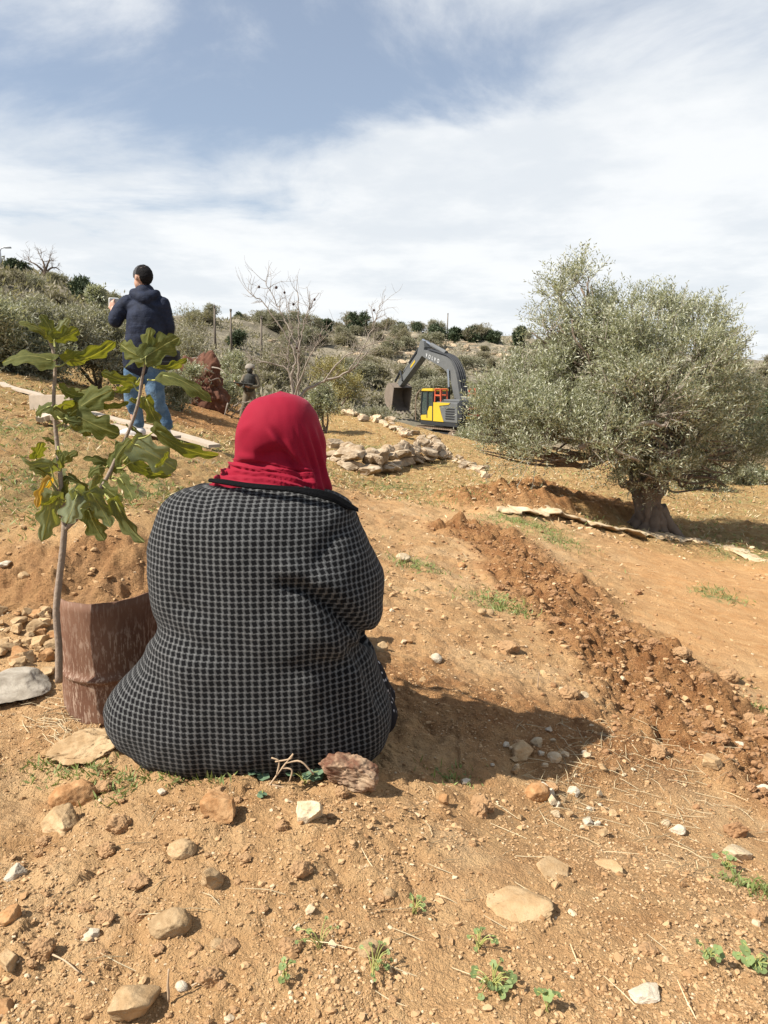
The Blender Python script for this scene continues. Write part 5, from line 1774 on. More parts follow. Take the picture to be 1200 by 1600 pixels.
for fx, fy, ang_ in ((G(214, 680)[0], MY, 1.25), (G(261, 682)[0], MY - .02, 0.25)):
    z0 = gz(fx, fy)
    d = np.array([-math.sin(ang_), math.cos(ang_), 0])
    q0 = np.array([fx, fy, z0])
    V, Fs = fuse([capsule([q0 - d * .05 + (0, 0, .06), q0 + d * .06 + (0, 0, .055), q0 + d * .17 + (0, 0, .04)], [.052, .05, .042]), capsule([q0 + (0, 0, .06), q0 + (0, 0, .11)], [.05, .055])], 0.008, 4)
    sh = MB().add(V, Fs).build('shoe', M['shoe'], man, True)
    s2 = MB()
    V2, F2 = ico(3)
    V2 = V2 * np.array([.056, .155, .02]) @ rotz(ang_).T
    s2.add(V2 + q0 + d * .06 + (0, 0, .018), F2)
    s2.build('sole', M['sole'], sh, True)
# pale phone-like device held up, and the dark bag at his hip
mb = MB()
dc = G(178, 474, .26)
Rm = Matrix.Translation(Vector(dc)) @ Matrix.Rotation(0.5, 4, 'Z') @ Matrix.Rotation(0.2, 4, 'X')
bevel_box(mb, (-.05, -.02, -.055), (.05, .02, .055), .012, 0, Rm)
tube(mb, [np.array(Rm @ Vector((0.015, 0.02, 0.0))), np.array(Rm @ Vector((0.015, 0.06, 0.0)))], [.03, .028], 14)
M['pale_plastic'] = simple('pale_plastic', (0.55, 0.55, 0.54), 0.5, 0.1, 20)
tag(mb.build('camera_device', M['pale_plastic'], origin=dc), 'pale hand-held device raised by the standing man', 'camera')
mb = MB()
bc = G(263, 559, -.10)
bevel_box(mb, bc + np.array([-.13, -.07, -.075]), bc + np.array([.11, .07, .075]), .03)
bevel_box(mb, bc + np.array([-.12, -.085, .0]), bc + np.array([.10, -.065, .07]), .008)
M['bag'] = simple('black_bag', (0.012, 0.012, 0.013), 0.7, 0.2, 30)
bag = mb.build('shoulder_bag', M['bag'], origin=bc)
tag(bag, 'black shoulder bag hanging at the right hip of the standing man', 'bag')

# -------- the armed person by the bare tree
SY = 22.5
G = lambda px, py, dy=0.0: P(px, py, SY + dy)
so2 = np.array([G(388, 660)[0], SY, gz(G(388, 660)[0], SY)])
sol = thing('person', so2, 'person in helmet and dark vest holding a rifle, partly hidden behind the headscarf', 'person')
zg = so2[2]
H_ = G(394, 570)[2] - zg                              # height to the top of the helmet
q = lambda x, y, z: so2 + np.array([x, y, z * H_])
parts = head_parts(q(.10, 0, .925), 0.24, 1.1)
parts += [capsule([q(.10, 0, .84), q(.10, 0, .90)], [.06, .055]), capsule([q(.06, 0, .55), q(.08, 0, .70), q(.1, 0, .79)], [.14, .15, .12]), capsule([q(.28, 0, .79), q(.33, -.05, .62), q(.08, -.25, .60)], [.055, .045, .035]),
          capsule([q(-.08, 0, .79), q(-.18, -.08, .64), q(-.24, -.25, .66)], [.055, .045, .035])]
parts += hand_parts(q(-.24, -.25, .66), (-.6, -.2, .2), (0, 0, 1), .18, .7, 1) + hand_parts(q(.08, -.25, .60), (-.8, -.1, .1), (0, .3, 1), .18, .7, -1)
parts += [capsule([q(-.02, 0, .5), q(-.10, -.02, .28), q(-.20, 0, .05)], [.085, .06, .04]), capsule([q(.14, 0, .5), q(.17, -.02, .28), q(.20, 0, .05)], [.085, .06, .04])]
V, Fs = fuse(parts, 0.010, 3)
MB().add(V, Fs).build('body', M['skin'], sol, True)
M['olive_drab'] = simple('olive_drab', (0.15, 0.125, 0.085), 0.9, 0.3, 14, 0.4, 20)
M['dark_gear'] = simple('dark_gear', (0.035, 0.034, 0.028), 0.8, 0.4, 14, 0.4, 20)
V, Fs = fuse([capsule([q(.04, 0, .50), q(.12, 0, .50)], [.13, .13]), capsule([q(-.01, 0, .5), q(-.09, -.02, .28), q(-.20, 0, .07)], [.11, .09, .07]), capsule([q(.14, 0, .5), q(.18, -.02, .28), q(.21, 0, .07)], [.11, .09, .07])], .012, 4)
MB().add(V, Fs).build('trousers', M['olive_drab'], sol, True)
V, Fs = fuse([capsule([q(.05, 0, .53), q(.08, 0, .68), q(.10, 0, .78)], [.16, .165, .13]), capsule([q(.27, 0, .79), q(.33, -.05, .62), q(.12, -.22, .60)], [.075, .062, .05]), capsule([q(-.07, 0, .79), q(-.18, -.08, .64), q(-.23, -.2, .655)], [.075, .062, .05])], .012, 4)
MB().add(V, Fs).build('shirt', M['olive_drab'], sol, True)
V, Fs = fuse([capsule([q(.06, -.02, .58), q(.09, -.02, .74)], [.185, .18]), ball(q(-.05, -.16, .60), (.07, .05, .08)), ball(q(.12, -.18, .60), (.07, .05, .08)), ball(q(.1, .14, .68), (.14, .09, .2)), ball(q(.1, -.03, .90), (.09, .12, .12))], .012, 3)
MB().add(V, Fs).build('vest', M['dark_gear'], sol, True)
V, Fc = ico(4)
Vv = V * np.array([.135, .155, .13]); kp = V[:, 2] > -0.15
M['helmet'] = simple('helmet_cover', (0.24, 0.21, 0.17), 0.9, 0.3, 14)
MB().add(Vv @ rotz(1.1).T + q(.10, 0, .945), Fc[kp[Fc].all(1)]).build('helmet', M['helmet'], sol, True)
for x, in ((-.22,), (.22,)):
    V, Fs = fuse([capsule([q(x, .03, .05), q(x, -.05, .025), q(x - .03, -.16, .02)], [.055, .05, .042])], .01, 3)
    MB().add(V, Fs).build('boot', M['dark_gear'], sol, True)
mb = MB()
tube(mb, [q(.22, -.30, .635), q(.0, -.31, .655)], [.035, .04], 8)
tube(mb, [q(.0, -.31, .655), q(-.32, -.33, .68)], [.03, .022], 8)
tube(mb, [q(-.32, -.33, .68), q(-.52, -.34, .695)], [.011, .011], 8)
tube(mb, [q(-.02, -.31, .65), q(-.06, -.31, .58)], [.022, .02], 6)
tube(mb, [q(.05, -.30, .69), q(-.12, -.31, .70)], [.02, .02], 8)
tag(mb.build('rifle', M['dark_gear'], origin=q(0, -.31, .655)), 'dark rifle held level by the person in the helmet', 'rifle')
# ------------------------------------------------------------------ excavator
M['ex_grey'] = simple('machine_grey', (0.115, 0.117, 0.115), 0.5, 0.2, 3, spec=0.4)
M['ex_dark'] = simple('machine_dark', (0.028, 0.029, 0.031), 0.55, 0.25, 3)
M['ex_yellow'] = simple('machine_yellow', (0.52, 0.355, 0.03), 0.5, 0.12, 2, spec=0.4)
M['ex_orange'] = simple('guard_orange', (0.50, 0.095, 0.04), 0.6, 0.1, 3)
M['ex_red'] = simple('emblem_red', (0.42, 0.03, 0.03), 0.5, 0.05, 3)
M['ex_white'] = simple('letter_white', (0.55, 0.55, 0.54), 0.5, 0.05, 3)
M['ex_steel'] = simple('worn_steel', (0.33, 0.31, 0.28), 0.5, 0.35, 3, metal=0.4)
M['ex_track'] = simple('dusty_track', (0.20, 0.145, 0.10), 0.9, 0.5, 3, 0.4, 8)
M['ex_bucket'] = simple('worn_bucket', (0.19, 0.15, 0.115), 0.75, 0.45, 2.5, 0.3, 8)
M['ex_rod'] = simple('chrome_rod', (0.6, 0.6, 0.6), 0.25, 0.05, 3, metal=0.9)
mm, t, b = new_mat('cab_glass', 0.08, 0.5)
b.inputs['Base Color'].default_value = (0.05, 0.075, 0.07, 1)
b.inputs['Alpha'].default_value = 0.62
M['ex_glass'] = mm

EXY = 42.0
e0 = P(713, 692, EXY)
e0[2] = gz(e0[0], e0[1]) + 0.05
TH = math.radians(25)
ex = thing('excavator', e0, 'yellow and grey tracked excavator with raised curved arm working behind the field edge', 'excavator', None, math.pi / 2 + TH)


def part(name, mats, fn, parent=None, smooth=False):
    mb = MB()
    fn(mb)
    return mb.build(name, mats, parent or ex, smooth, local=True)


def bx(lo, hi, b=0.03, mat=0, M_=None):
    return lambda mb: bevel_box(mb, lo, hi, b, mat, M_)


for s in (-1, 1):
    yc = s * 1.25
    prof = []
    L_, h_ = 1.9, 0.5
    for a in np.linspace(math.pi / 2, -math.pi / 2, 9): prof.append((L_ + .45 * math.cos(a), .5 + .45 * math.sin(a)))
    for a in np.linspace(-math.pi / 2, -3 * math.pi / 2, 9): prof.append((-L_ + .45 * math.cos(a), .5 + .45 * math.sin(a)))
    tr = part('track_frame', M['ex_dark'], lambda mb: prism(mb, [(x * .93, .5 + (z - .5) * .62) for x, z in prof], yc - .2, yc + .2, 0, .02))

    def shoes(mb):
        P_ = np.array(prof + [prof[0]])
        ar = np.concatenate([[0], np.cumsum(np.linalg.norm(np.diff(P_, axis=0), axis=1))])
        n = 46
        for k in range(n):
            s0 = ar[-1] * k / n
            x, z = np.interp(s0, ar, P_[:, 0]), np.interp(s0, ar, P_[:, 1])
            x2, z2 = np.interp(s0 + .02, ar, P_[:, 0]), np.interp(s0 + .02, ar, P_[:, 1])
            a = math.atan2(z2 - z, x2 - x)
            bevel_box(mb, (-.105, -.30, -.03), (.105, .30, .03), .01, 0, Matrix.Translation((x, yc, z)) @ Matrix.Rotation(-a, 4, 'Y'))
            bevel_box(mb, (-.012, -.30, .03), (.012, .30, .075), 0, 0, Matrix.Translation((x, yc, z)) @ Matrix.Rotation(-a, 4, 'Y'))
    part('track', M['ex_track'], shoes)
    for x in (-1.9, 1.9):
        part('sprocket', M['ex_track'], lambda mb: tube(mb, [(x, yc - .24, .5), (x, yc + .24, .5)], [.36, .36], 18))
    for x in np.linspace(-1.35, 1.35, 7):
        part('track_roller', M['ex_track'], lambda mb: tube(mb, [(x, yc - .23, .24), (x, yc + .23, .24)], [.14, .14], 12))
part('undercarriage', M['ex_dark'], lambda mb: (bevel_box(mb, (-.9, -1.1, .45), (.9, 1.1, .85), .06), tube(mb, [(0, 0, .8), (0, 0, 1.12)], [.75, .75], 28)))
part('deck', M['ex_dark'], lambda mb: prism(mb, [(-2.6, 1.1), (1.65, 1.1), (1.65, 1.32), (-2.6, 1.32)], -1.45, 1.45, 0, .03))
hs = part('engine_house', [M['ex_grey']], lambda mb: (bevel_box(mb, (-2.45, -1.43, 1.325), (-.15, 1.43, 2.42), .07), bevel_box(mb, (-2.3, -1.2, 2.42), (-.4, 1.2, 2.55), .05)))
part('hood', M['ex_grey'], lambda mb: (bevel_box(mb, (-2.35, -1.15, 2.55), (-.9, .2, 2.66), .04), tube(mb, [(-1.4, -.7, 2.66), (-1.4, -.7, 3.0)], [.07, .07], 10)), hs)
part('counterweight', M['ex_dark'], lambda mb: prism(mb, [(-2.45, 1.22), (-2.75, 1.28), (-3.0, 1.55), (-3.02, 2.2), (-2.85, 2.46), (-2.45, 2.48)], -1.44, 1.44, 0, .08))
# yellow side door with slanted rear edge, grey louvred panel behind it
part('side_panel', M['ex_yellow'], lambda mb: prism(mb, [(.10, 1.34), (-1.05, 1.34), (-.78, 1.75), (-.55, 2.20), (-1.6, 2.28), (-1.75, 2.38), (.10, 2.38)], 1.436, 1.462, 0, 0), hs)
part('louvre', M['ex_dark'], lambda mb: [bevel_box(mb, (-2.2, 1.432, z), (-1.25, 1.456, z + .07), .008) for z in np.arange(1.5, 2.1, .13)], hs)


def emblem(mb):                                       # red open swoosh on the rear corner
    a = np.linspace(0.4, 2 * math.pi - 0.75, 26)
    y = .62 + .52 * np.cos(a) + .1; z = 1.95 + .19 * np.sin(a)
    for k in range(len(a) - 1):
        w0, w1 = .06 * math.sin(math.pi * k / 26) + .025, .06 * math.sin(math.pi * (k + 1) / 26) + .025
        for off in (0,):
            mb.add([(-3.045, y[k], z[k] - w0), (-3.045, y[k + 1], z[k + 1] - w1), (-3.045, y[k + 1], z[k + 1] + w1), (-3.045, y[k], z[k] + w0),
                    (-3.01, y[k], z[k] - w0), (-3.01, y[k + 1], z[k + 1] - w1), (-3.01, y[k + 1], z[k + 1] + w1), (-3.01, y[k], z[k] + w0)], np.array([[3, 2, 1, 0], [4, 5, 6, 7], [0, 1, 5, 4], [2, 3, 7, 6]]))


part('emblem', M['ex_red'], emblem)
part('number_plate', M['ex_yellow'], bx((-3.03, .75, 1.56), (-2.98, 1.2, 1.68), .01))
# cab
cabp = [(.22, 1.33), (1.62, 1.33), (1.72, 1.9), (1.55, 2.95), (1.40, 3.10), (.30, 3.10), (.22, 3.0)]
part('cab_base', M['ex_yellow'], lambda mb: prism(mb, [(.2, 1.325), (1.6, 1.325), (1.66, 1.62), (.95, 1.66), (.65, 2.15), (.2, 2.15)], .42, 1.44, 0, .03))
cab = part('cab_roof', M['ex_yellow'], lambda mb: prism(mb, [(.2, 2.96), (1.62, 2.96), (1.5, 3.12), (.26, 3.14)], .40, 1.46, 0, .04))
for p_ in ([(.24, 1.40, 1.34), (.24, 1.40, 2.97)], [(.24, .46, 1.34), (.24, .46, 2.97)], [(1.62, 1.40, 1.4), (1.66, 1.40, 1.95), (1.52, 1.40, 2.97)], [(1.62, .46, 1.4), (1.66, .46, 1.95), (1.52, .46, 2.97)], [(.85, 1.42, 1.5), (.85, 1.42, 2.97)]):
    part('cab_pillar', M['ex_dark'], lambda mb: tube(mb, p_, .05, 8))
part('cab_glass', M['ex_glass'], lambda mb: prism(mb, [(.26, 2.1), (.7, 2.1), (1.0, 1.68), (1.6, 1.66), (1.63, 1.95), (1.50, 2.96), (.26, 2.96)], .48, 1.38, 0, 0))
part('seat', M['ex_dark'], lambda mb: (bevel_box(mb, (.45, .7, 1.5), (.95, 1.15, 1.95), .05), bevel_box(mb, (.42, .7, 1.9), (.58, 1.15, 2.6), .05)))
part('mirror_arm', M['ex_track'], lambda mb: [tube(mb, spline(p_, 4), .045, 6) for p_ in ([(1.55, 1.5, 3.05), (1.95, 1.55, 2.7), (2.05, 1.55, 2.0), (2.1, 1.5, 1.3)], [(1.75, .5, 2.9), (2.0, .5, 2.2), (2.1, .5, 1.35)])])


def guards(mb, x0, x1, y, z0, z1):
    for p_ in ([(x0, y, z0), (x0 + .05, y, z1), (x1 - .05, y, z1), (x1, y, z0)], [(x0 + .03, y, (z0 + z1) / 2), (x1 - .03, y, (z0 + z1) / 2)]):
        tube(mb, p_, .05, 6)


part('guard_rail', M['ex_orange'], lambda mb: (guards(mb, -.55, .12, 1.35, 2.4, 3.1), guards(mb, -.55, .12, .95, 2.4, 3.1), [tube(mb, [(x, .95, 3.08), (x, 1.35, 3.08)], .05, 6) for x in (-.5, .07)]))
part('guard_rail', M['ex_orange'], lambda mb: (guards(mb, -2.2, -1.5, .15, 2.55, 3.1),))
part('guard_rail', M['ex_orange'], lambda mb: (guards(mb, -2.3, -1.2, -1.0, 2.5, 2.95), tube(mb, [(-1.2, -1.0, 2.95), (-.4, -1.0, 2.55)], .05, 6)))
# boom, arm, bucket: side outlines in the plane of the boom
by = -.40
boom_c = spline([(-.1, 1.85, .30), (.25, 2.8, .31), (.70, 3.85, .36), (1.40, 4.47, .36), (2.6, 4.82, .29), (3.7, 5.07, .24), (4.6, 5.30, .17)], 4)
d_ = np.gradient(boom_c[:, :2], axis=0); d_ /= np.linalg.norm(d_, axis=1, keepdims=True)
n_ = np.column_stack([-d_[:, 1], d_[:, 0]])
prof = [tuple(p_[:2] + n * p_[2]) for p_, n in zip(boom_c, n_)] + [tuple(p_[:2] - n * p_[2]) for p_, n in zip(boom_c[::-1], n_[::-1])]
boom = part('boom', M['ex_grey'], lambda mb: prism(mb, prof, by - .3, by + .3, 0, .0))
part('hose', M['ex_dark'], lambda mb: [tube(mb, np.column_stack([boom_c[:-3, 0] + n_[:-3, 0] * (boom_c[:-3, 2] + .09), np.full(len(boom_c) - 3, by + o_), boom_c[:-3, 1] + n_[:-3, 1] * (boom_c[:-3, 2] + .09)]), .055, 6) for o_ in (-.2, -.07, .06, .19)], boom)
for s in (-1, 1):
    part('boom_cylinder', M['ex_dark'], lambda mb: tube(mb, [(.95, by + s * .42, 1.65), (.92, by + s * .42, 3.2)], .10, 10))
    part('cylinder_rod', M['ex_rod'], lambda mb: tube(mb, [(.92, by + s * .42, 3.2), (1.05, by + s * .42, 4.2)], .07, 8))
part('arm_cylinder', M['ex_grey'], lambda mb: tube(mb, [(2.0, by, 5.15), (3.8, by, 5.7)], .13, 10))
part('cylinder_rod', M['ex_rod'], lambda mb: tube(mb, [(3.8, by, 5.7), (4.9, by, 6.05)], .07, 8))
stick = part('arm', M['ex_grey'], lambda mb: prism(mb, [(4.40, 5.95), (4.80, 6.02), (5.05, 5.6), (5.25, 5.22), (7.98, 3.52), (7.80, 3.24), (7.60, 3.28), (4.90, 4.88), (4.45, 5.2), (4.3, 5.6)], by - .22, by + .22, 0, .0))
part('arm_stripe', M['ex_yellow'], lambda mb: prism(mb, [(5.5, 4.72), (6.1, 4.35), (6.1, 4.49), (5.5, 4.87)], by + .221, by + .24, 0, 0), stick)
part('bucket_cylinder', M['ex_dark'], lambda mb: tube(mb, [(5.2, by, 5.6), (6.6, by, 4.72)], .12, 10))
part('cylinder_rod', M['ex_rod'], lambda mb: tube(mb, [(6.6, by, 4.72), (7.5, by, 4.15)], .065, 8))
part('bucket_link', M['ex_dark'], lambda mb: [tube(mb, p_, .08, 6) for y in (by - .25, by + .25) for p_ in ([(7.5, y, 4.2), (7.2, y, 3.6)], [(7.5, y, 4.2), (8.25, y, 3.55)])])


def bucket(mb):
    out = spline([(7.6, 3.15), (8.3, 3.45), (8.85, 3.1), (9.0, 2.5), (8.7, 1.95), (8.0, 1.62)], 5)
    c_ = np.array([8.0, 2.6])
    inn = c_ + (out - c_) * 0.93
    y0, y1 = by - .68, by + .68
    n = len(out)
    V = np.vstack([np.column_stack([out[:, 0], np.full(n, y0), out[:, 1]]), np.column_stack([out[:, 0], np.full(n, y1), out[:, 1]]), np.column_stack([inn[:, 0], np.full(n, y0 + .05), inn[:, 1]]), np.column_stack([inn[:, 0], np.full(n, y1 - .05), inn[:, 1]])])
    i = np.arange(n - 1)
    mb.add(V, np.vstack([np.stack([i, i + 1, n + i + 1, n + i], 1), np.stack([2 * n + i, 3 * n + i, 3 * n + i + 1, 2 * n + i + 1], 1)]))
    for y in (y0, y1 - .05):
        prism(mb, [tuple(p_) for p_ in out], y, y + .05, 0, 0)
    for k in range(5):
        y = y0 + .1 + k * .29
        bevel_box(mb, (-.30, -.06, -.04), (.05, .06, .04), .015, 0, Matrix.Translation((7.93, y, 1.6)) @ Matrix.Rotation(-.45, 4, 'Y'))


part('bucket', M['ex_bucket'], bucket)
# maker's name in white letters along the upper boom
fc = bpy.data.curves.new('letters', 'FONT')
fc.body = 'VOLVO'
fc.size = 0.32
fc.space_character = 2.0
fc.extrude = 0.01
fo = bpy.data.objects.new('tmp_text', fc)
C.objects.link(fo)
dg = bpy.context.evaluated_depsgraph_get()
me = bpy.data.meshes.new_from_object(fo.evaluated_get(dg))
me.name = 'lettering'
bpy.data.objects.remove(fo)
me.materials.clear(); me.materials.append(M['ex_white'])
lo = bpy.data.objects.new('lettering', me)
C.objects.link(lo)
lo.parent = ex
# left face of the boom has outward normal +y local; text runs from the tip backwards when seen from the left
bd = math.atan2(5.05 - 4.52, 3.7 - 1.6)
Mx = Matrix(((-math.cos(bd), math.sin(bd) * 1, 0, 3.75), (0, 0, 1, by + .305), (-math.sin(bd), -math.cos(bd) * -1, 0, 5.42), (0, 0, 0, 1)))
Mx = Matrix(((-math.cos(bd), -math.sin(bd), 0, 3.95), (0, 0, 1, by + .305), (-math.sin(bd), math.cos(bd), 0, 4.99), (0, 0, 0, 1)))
lo.matrix_local = Mx

# ------------------------------------------------------------------ fig sapling
fb = P(92, 1062, 2.06)
fb[2] = gz(fb[0], fb[1]) - 0.02
fig = thing('fig_sapling', fb, 'young fig sapling with two leafy stems beside the rusty drum', 'sapling')
mb = MB()
fy = 2.06
st1 = [(92, 1066), (92, 1010), (88, 960), (92, 910), (98, 860), (101, 820)]
stem = lambda pts, r0, r1, dy0=0.0, dy1=0.0: tube(mb, spline([P(a, b_, fy + dy0 + (dy1 - dy0) * k / (len(pts) - 1)) for k, (a, b_) in enumerate(pts)], 6), np.linspace(r0, r1, 6 * (len(pts) - 1) + 1), 10, 0, True, wob=0.10, seed=2)
stem(st1, 0.0105, 0.0085)
stem([(101, 825), (97, 780), (94, 740), (90, 700), (86, 660), (84, 620), (86, 580), (83, 550), (76, 530)], 0.0075, 0.0036, 0, .03)
stem([(101, 828), (125, 805), (150, 775), (168, 745), (182, 715), (196, 685), (208, 655), (217, 625), (222, 590), (228, 562)], 0.0066, 0.0034, 0, -.06)
stem([(94, 775), (86, 762), (78, 752)], 0.004, 0.003)
M['petiole'] = simple('fig_petiole', (0.30, 0.30, 0.09), 0.6, 0.1, 20)
mb.build('stem', M['bark_grey'], fig, True)

mm, t, b = new_mat('fig_leaf', 0.72, 0.15)
g_ = t.n('ShaderNodeNewGeometry')
uvs = t.n('ShaderNodeTexCoord').outputs['UV']
su = t.n('ShaderNodeSeparateXYZ', {0: uvs})
rnd = g_.outputs['Random Per Island']
tint = t.attr('tint')
nz = t.noise(t.n('ShaderNodeTexCoord').outputs['Object'], 40, 4, 0.6)
top = t.mix(t.ramp(nz, .3, .7), (0.062, 0.076, 0.022, 1), (0.105, 0.116, 0.038, 1))
und = t.mix(t.ramp(nz, .3, .7), (0.125, 0.128, 0.050, 1), (0.17, 0.172, 0.08, 1))
c = t.mix(g_.outputs['Backfacing'], top, und)
c = t.mix(t.ramp(tint, 0.75, 0.95), c, (0.34, 0.22, 0.06, 1))
pale = t.ramp(tint, 0.30, 0.05)
c = t.mix(t.m('MULTIPLY', pale, 0.65), c, (0.20, 0.235, 0.155, 1))
# veins: midrib plus side veins
vu = t.m('ABSOLUTE', su.outputs[0])
mid = t.ramp(vu, 0.035, 0.012)
sv = t.ramp(t.m('ABSOLUTE', t.m('SUBTRACT', t.m('FRACT', t.m('MULTIPLY', t.m('SUBTRACT', su.outputs[1], t.m('MULTIPLY', vu, 0.8)), 6.0)), 0.5)), 0.06, 0.02)
vein = t.m('MAXIMUM', mid, t.m('MULTIPLY', sv, 0.45))
c = t.mix(t.m('MULTIPLY', vein, 0.75), c, (0.28, 0.28, 0.11, 1))
t.put(b.inputs['Base Color'], c)
t.put(b.inputs['Normal'], t.bump(t.m('ADD', t.m('MULTIPLY', vein, 1.0), t.m('MULTIPLY', nz, 0.6)), 0.4, 0.003))
trn = t.n('ShaderNodeBsdfTranslucent', {'Color': t.mix(1.0, c, (2.6, 2.2, 0.45, 1), 'MULTIPLY')})
ms = t.n('ShaderNodeMixShader', {0: 0.38, 1: b.outputs[0], 2: trn.outputs[0]})
out = [x for x in mm.node_tree.nodes if x.type == 'OUTPUT_MATERIAL'][0]
t.put(out.inputs['Surface'], ms.outputs[0])
M['fig_leaf'] = mm

# outline of a lobed fig leaf: half width at each station
NV, NU = 40, 17


def fig_leaf(base, tip, wid, tilt, cup, bend, tint, seed):
    """a lobed leaf from its stalk end to its tip, turned about its midrib by tilt"""
    r = np.random.default_rng(seed)
    base = np.asarray(base); ax = np.asarray(tip) - base
    L = np.linalg.norm(ax); d = ax / L
    view = unit(base - np.array([0, 0, CAMZ]))
    s = unit(np.cross(d, view)); n = np.cross(s, d)      # n faces the camera side
    if n @ view > 0: s, n = -s, -n
    ct, st_ = math.cos(tilt), math.sin(tilt)
    s, n = s * ct + n * st_, n * ct - s * st_
    v = np.linspace(0, 1, NV)
    side = [(.0, .0), (.02, .20), (.08, .36), (.17, .44), (.25, .47), (.31, .38), (.36, .28), (.42, .34), (.50, .45), (.58, .46), (.64, .38), (.69, .26), (.73, .22), (.80, .27), (.87, .25), (.94, .15), (1.0, .0)]
    sd = np.array(side)
    hw = np.interp(v, sd[:, 0], sd[:, 1])
    V, UV = [], []
    ph = r.uniform(0, 6)
    for k, vv in enumerate(v):
        for u in np.linspace(-1, 1, NU):
            w_ = hw[k] * (1 + 0.025 * math.sin(vv * 40 + ph) + 0.09 * math.sin(vv * 9 + ph + (2 if u > 0 else 0))) * wid * L
            x = u * w_
            y = (vv - 0.22 * (abs(u) ** 1.5) * hw[k] * (vv < .35) + 0.16 * abs(u) * hw[k] * (vv > .35) - .10 * abs(u) ** 2 * (vv < .08)) * L
            z = -cup * abs(u) * w_ + bend * L * (vv - vv * vv * 1.9) + 0.022 * L * math.sin(vv * 11 + u * 2.5 + ph) * abs(u) + 0.012 * L * math.sin(u * 9 + vv * 6 + ph)
            V.append(base + s * x + d * y + n * z)
            UV.append((u * hw[k] * 2.0, vv))
    i, j = np.meshgrid(np.arange(NV - 1), np.arange(NU - 1), indexing='ij')
    q = np.stack([i * NU + j, i * NU + j + 1, (i + 1) * NU + j + 1, (i + 1) * NU + j], -1).reshape(-1, 4)
    return np.array(V), q[:, ::-1] if False else q, np.array(UV), np.full(len(V), tint)


CX = lambda x, y: (x / 2.4235, 480 + y / 2.4235)
# stalk end, tip (pixels of a 2.42x crop), relative width, tilt, cup, bend, tint (low = pale, high = yellow), depth offset, attach point
LV = [((200, 118), (85, 40), .55, .9, .3, .25, .5, .03, None), ((205, 120), (165, 25), .85, -.5, .2, .2, .6, .01, None), ((207, 122), (292, 95), .85, .5, .3, .15, .6, -.01, None), ((205, 105), (262, 40), .7, .3, .2, .1, .1, .05, None),
      ((192, 200), (0, 172), .72, .85, .25, .3, .5, -.03, (203, 192)), ((262, 200), (432, 166), .62, -.9, .25, .25, .5, .05, (205, 225)), ((135, 85), (70, 42), .5, .6, .2, .2, .4, .05, (200, 115)),
      ((550, 188), (565, 78), .80, .5, .3, .1, .45, -.05, None), ((552, 188), (682, 105), .85, -.2, .15, .2, .4, -.07, None), ((545, 195), (442, 140), .85, .3, .2, .2, .4, -.03, None), ((543, 197), (465, 212), .5, 1.0, .2, .3, .5, -.06, None),
      ((620, 258), (806, 326), .60, .9, .3, .25, .5, -.10, (560, 275)), ((605, 232), (705, 215), .6, 1.0, .2, .2, .5, -.04, (560, 205)), ((500, 285), (384, 258), .75, .6, .2, .2, .6, .0, (530, 320)),
      ((350, 318), (232, 322), .70, .9, .2, .25, .35, .04, (420, 300)), ((275, 400), (405, 308), .78, .5, .3, .2, .55, -.02, (215, 450)), ((380, 372), (478, 382), .5, 1.0, .2, .3, .6, -.01, (275, 400)),
      ((212, 388), (350, 470), .62, .7, .25, .2, .55, .0, (205, 420)), ((300, 415), (436, 485), .85, .35, .2, .2, .55, -.04, (230, 470)), ((555, 350), (602, 465), .62, .3, .2, -.2, .35, -.08, (530, 330)),
      ((598, 468), (802, 602), .46, .75, .2, .35, .3, -.14, (500, 500)), ((512, 520), (668, 612), .88, .15, .2, .15, .12, -.08, (455, 600)), ((495, 588), (645, 660), .66, .7, .25, .25, .3, -.07, (440, 610)),
      ((425, 600), (478, 505), .75, .6, .2, .2, .6, -.02, (415, 650)), ((428, 602), (328, 558), .60, .8, .25, .25, .3, .02, (415, 650)), ((188, 602), (48, 592), .62, .9, .2, .3, .15, -.02, (220, 680)),
      ((135, 570), (160, 520), .7, .5, .2, .1, .4, .02, (190, 610)), ((205, 600), (285, 540), .8, .6, .2, .2, .55, .02, (200, 620)), ((185, 640), (115, 600), .7, .8, .2, .2, .55, .0, (215, 700)), ((190, 655), (128, 748), .55, .5, .3, -.3, .95, -.02, (215, 700)),
      ((195, 715), (172, 862), .62, .2, .2, -.25, .15, -.04, (220, 700)), ((232, 735), (238, 812), .6, .6, .2, -.2, .4, .0, (235, 720)), ((295, 700), (250, 832), .75, .15, .2, -.2, .02, -.07, (240, 740)), ((288, 692), (368, 765), .85, .2, .2, -.15, .08, -.08, (240, 740)),
      ((345, 705), (422, 822), .72, .3, .2, -.2, .2, -.09, (330, 780)), ((335, 770), (388, 888), .85, .4, .25, -.2, .6, -.05, (330, 780)), ((455, 650), (515, 732), .8, .5, .2, -.2, .35, -.05, (420, 650)),
      ((438, 738), (525, 902), .50, .6, .25, -.25, .25, -.08, (390, 700)), ((385, 672), (455, 735), .75, .7, .2, .1, .55, -.02, (410, 670)), ((262, 640), (352, 700), .6, .9, .2, .2, .35, .02, (230, 660)), ((600, 600), (640, 560), .5, 1.1, .2, .2, .4, -.08, (500, 600)),
      ((255, 650), (245, 730), .7, .9, .2, -.2, .6, .02, (225, 640)), ((500, 350), (560, 395), .5, .9, .2, .2, .7, -.02, (525, 340)), ((470, 640), (430, 590), .6, .8, .2, .2, .6, .0, (425, 640))]
lf = MB(); tint_all = []
pe = MB()
rx_ = np.random.default_rng(404)
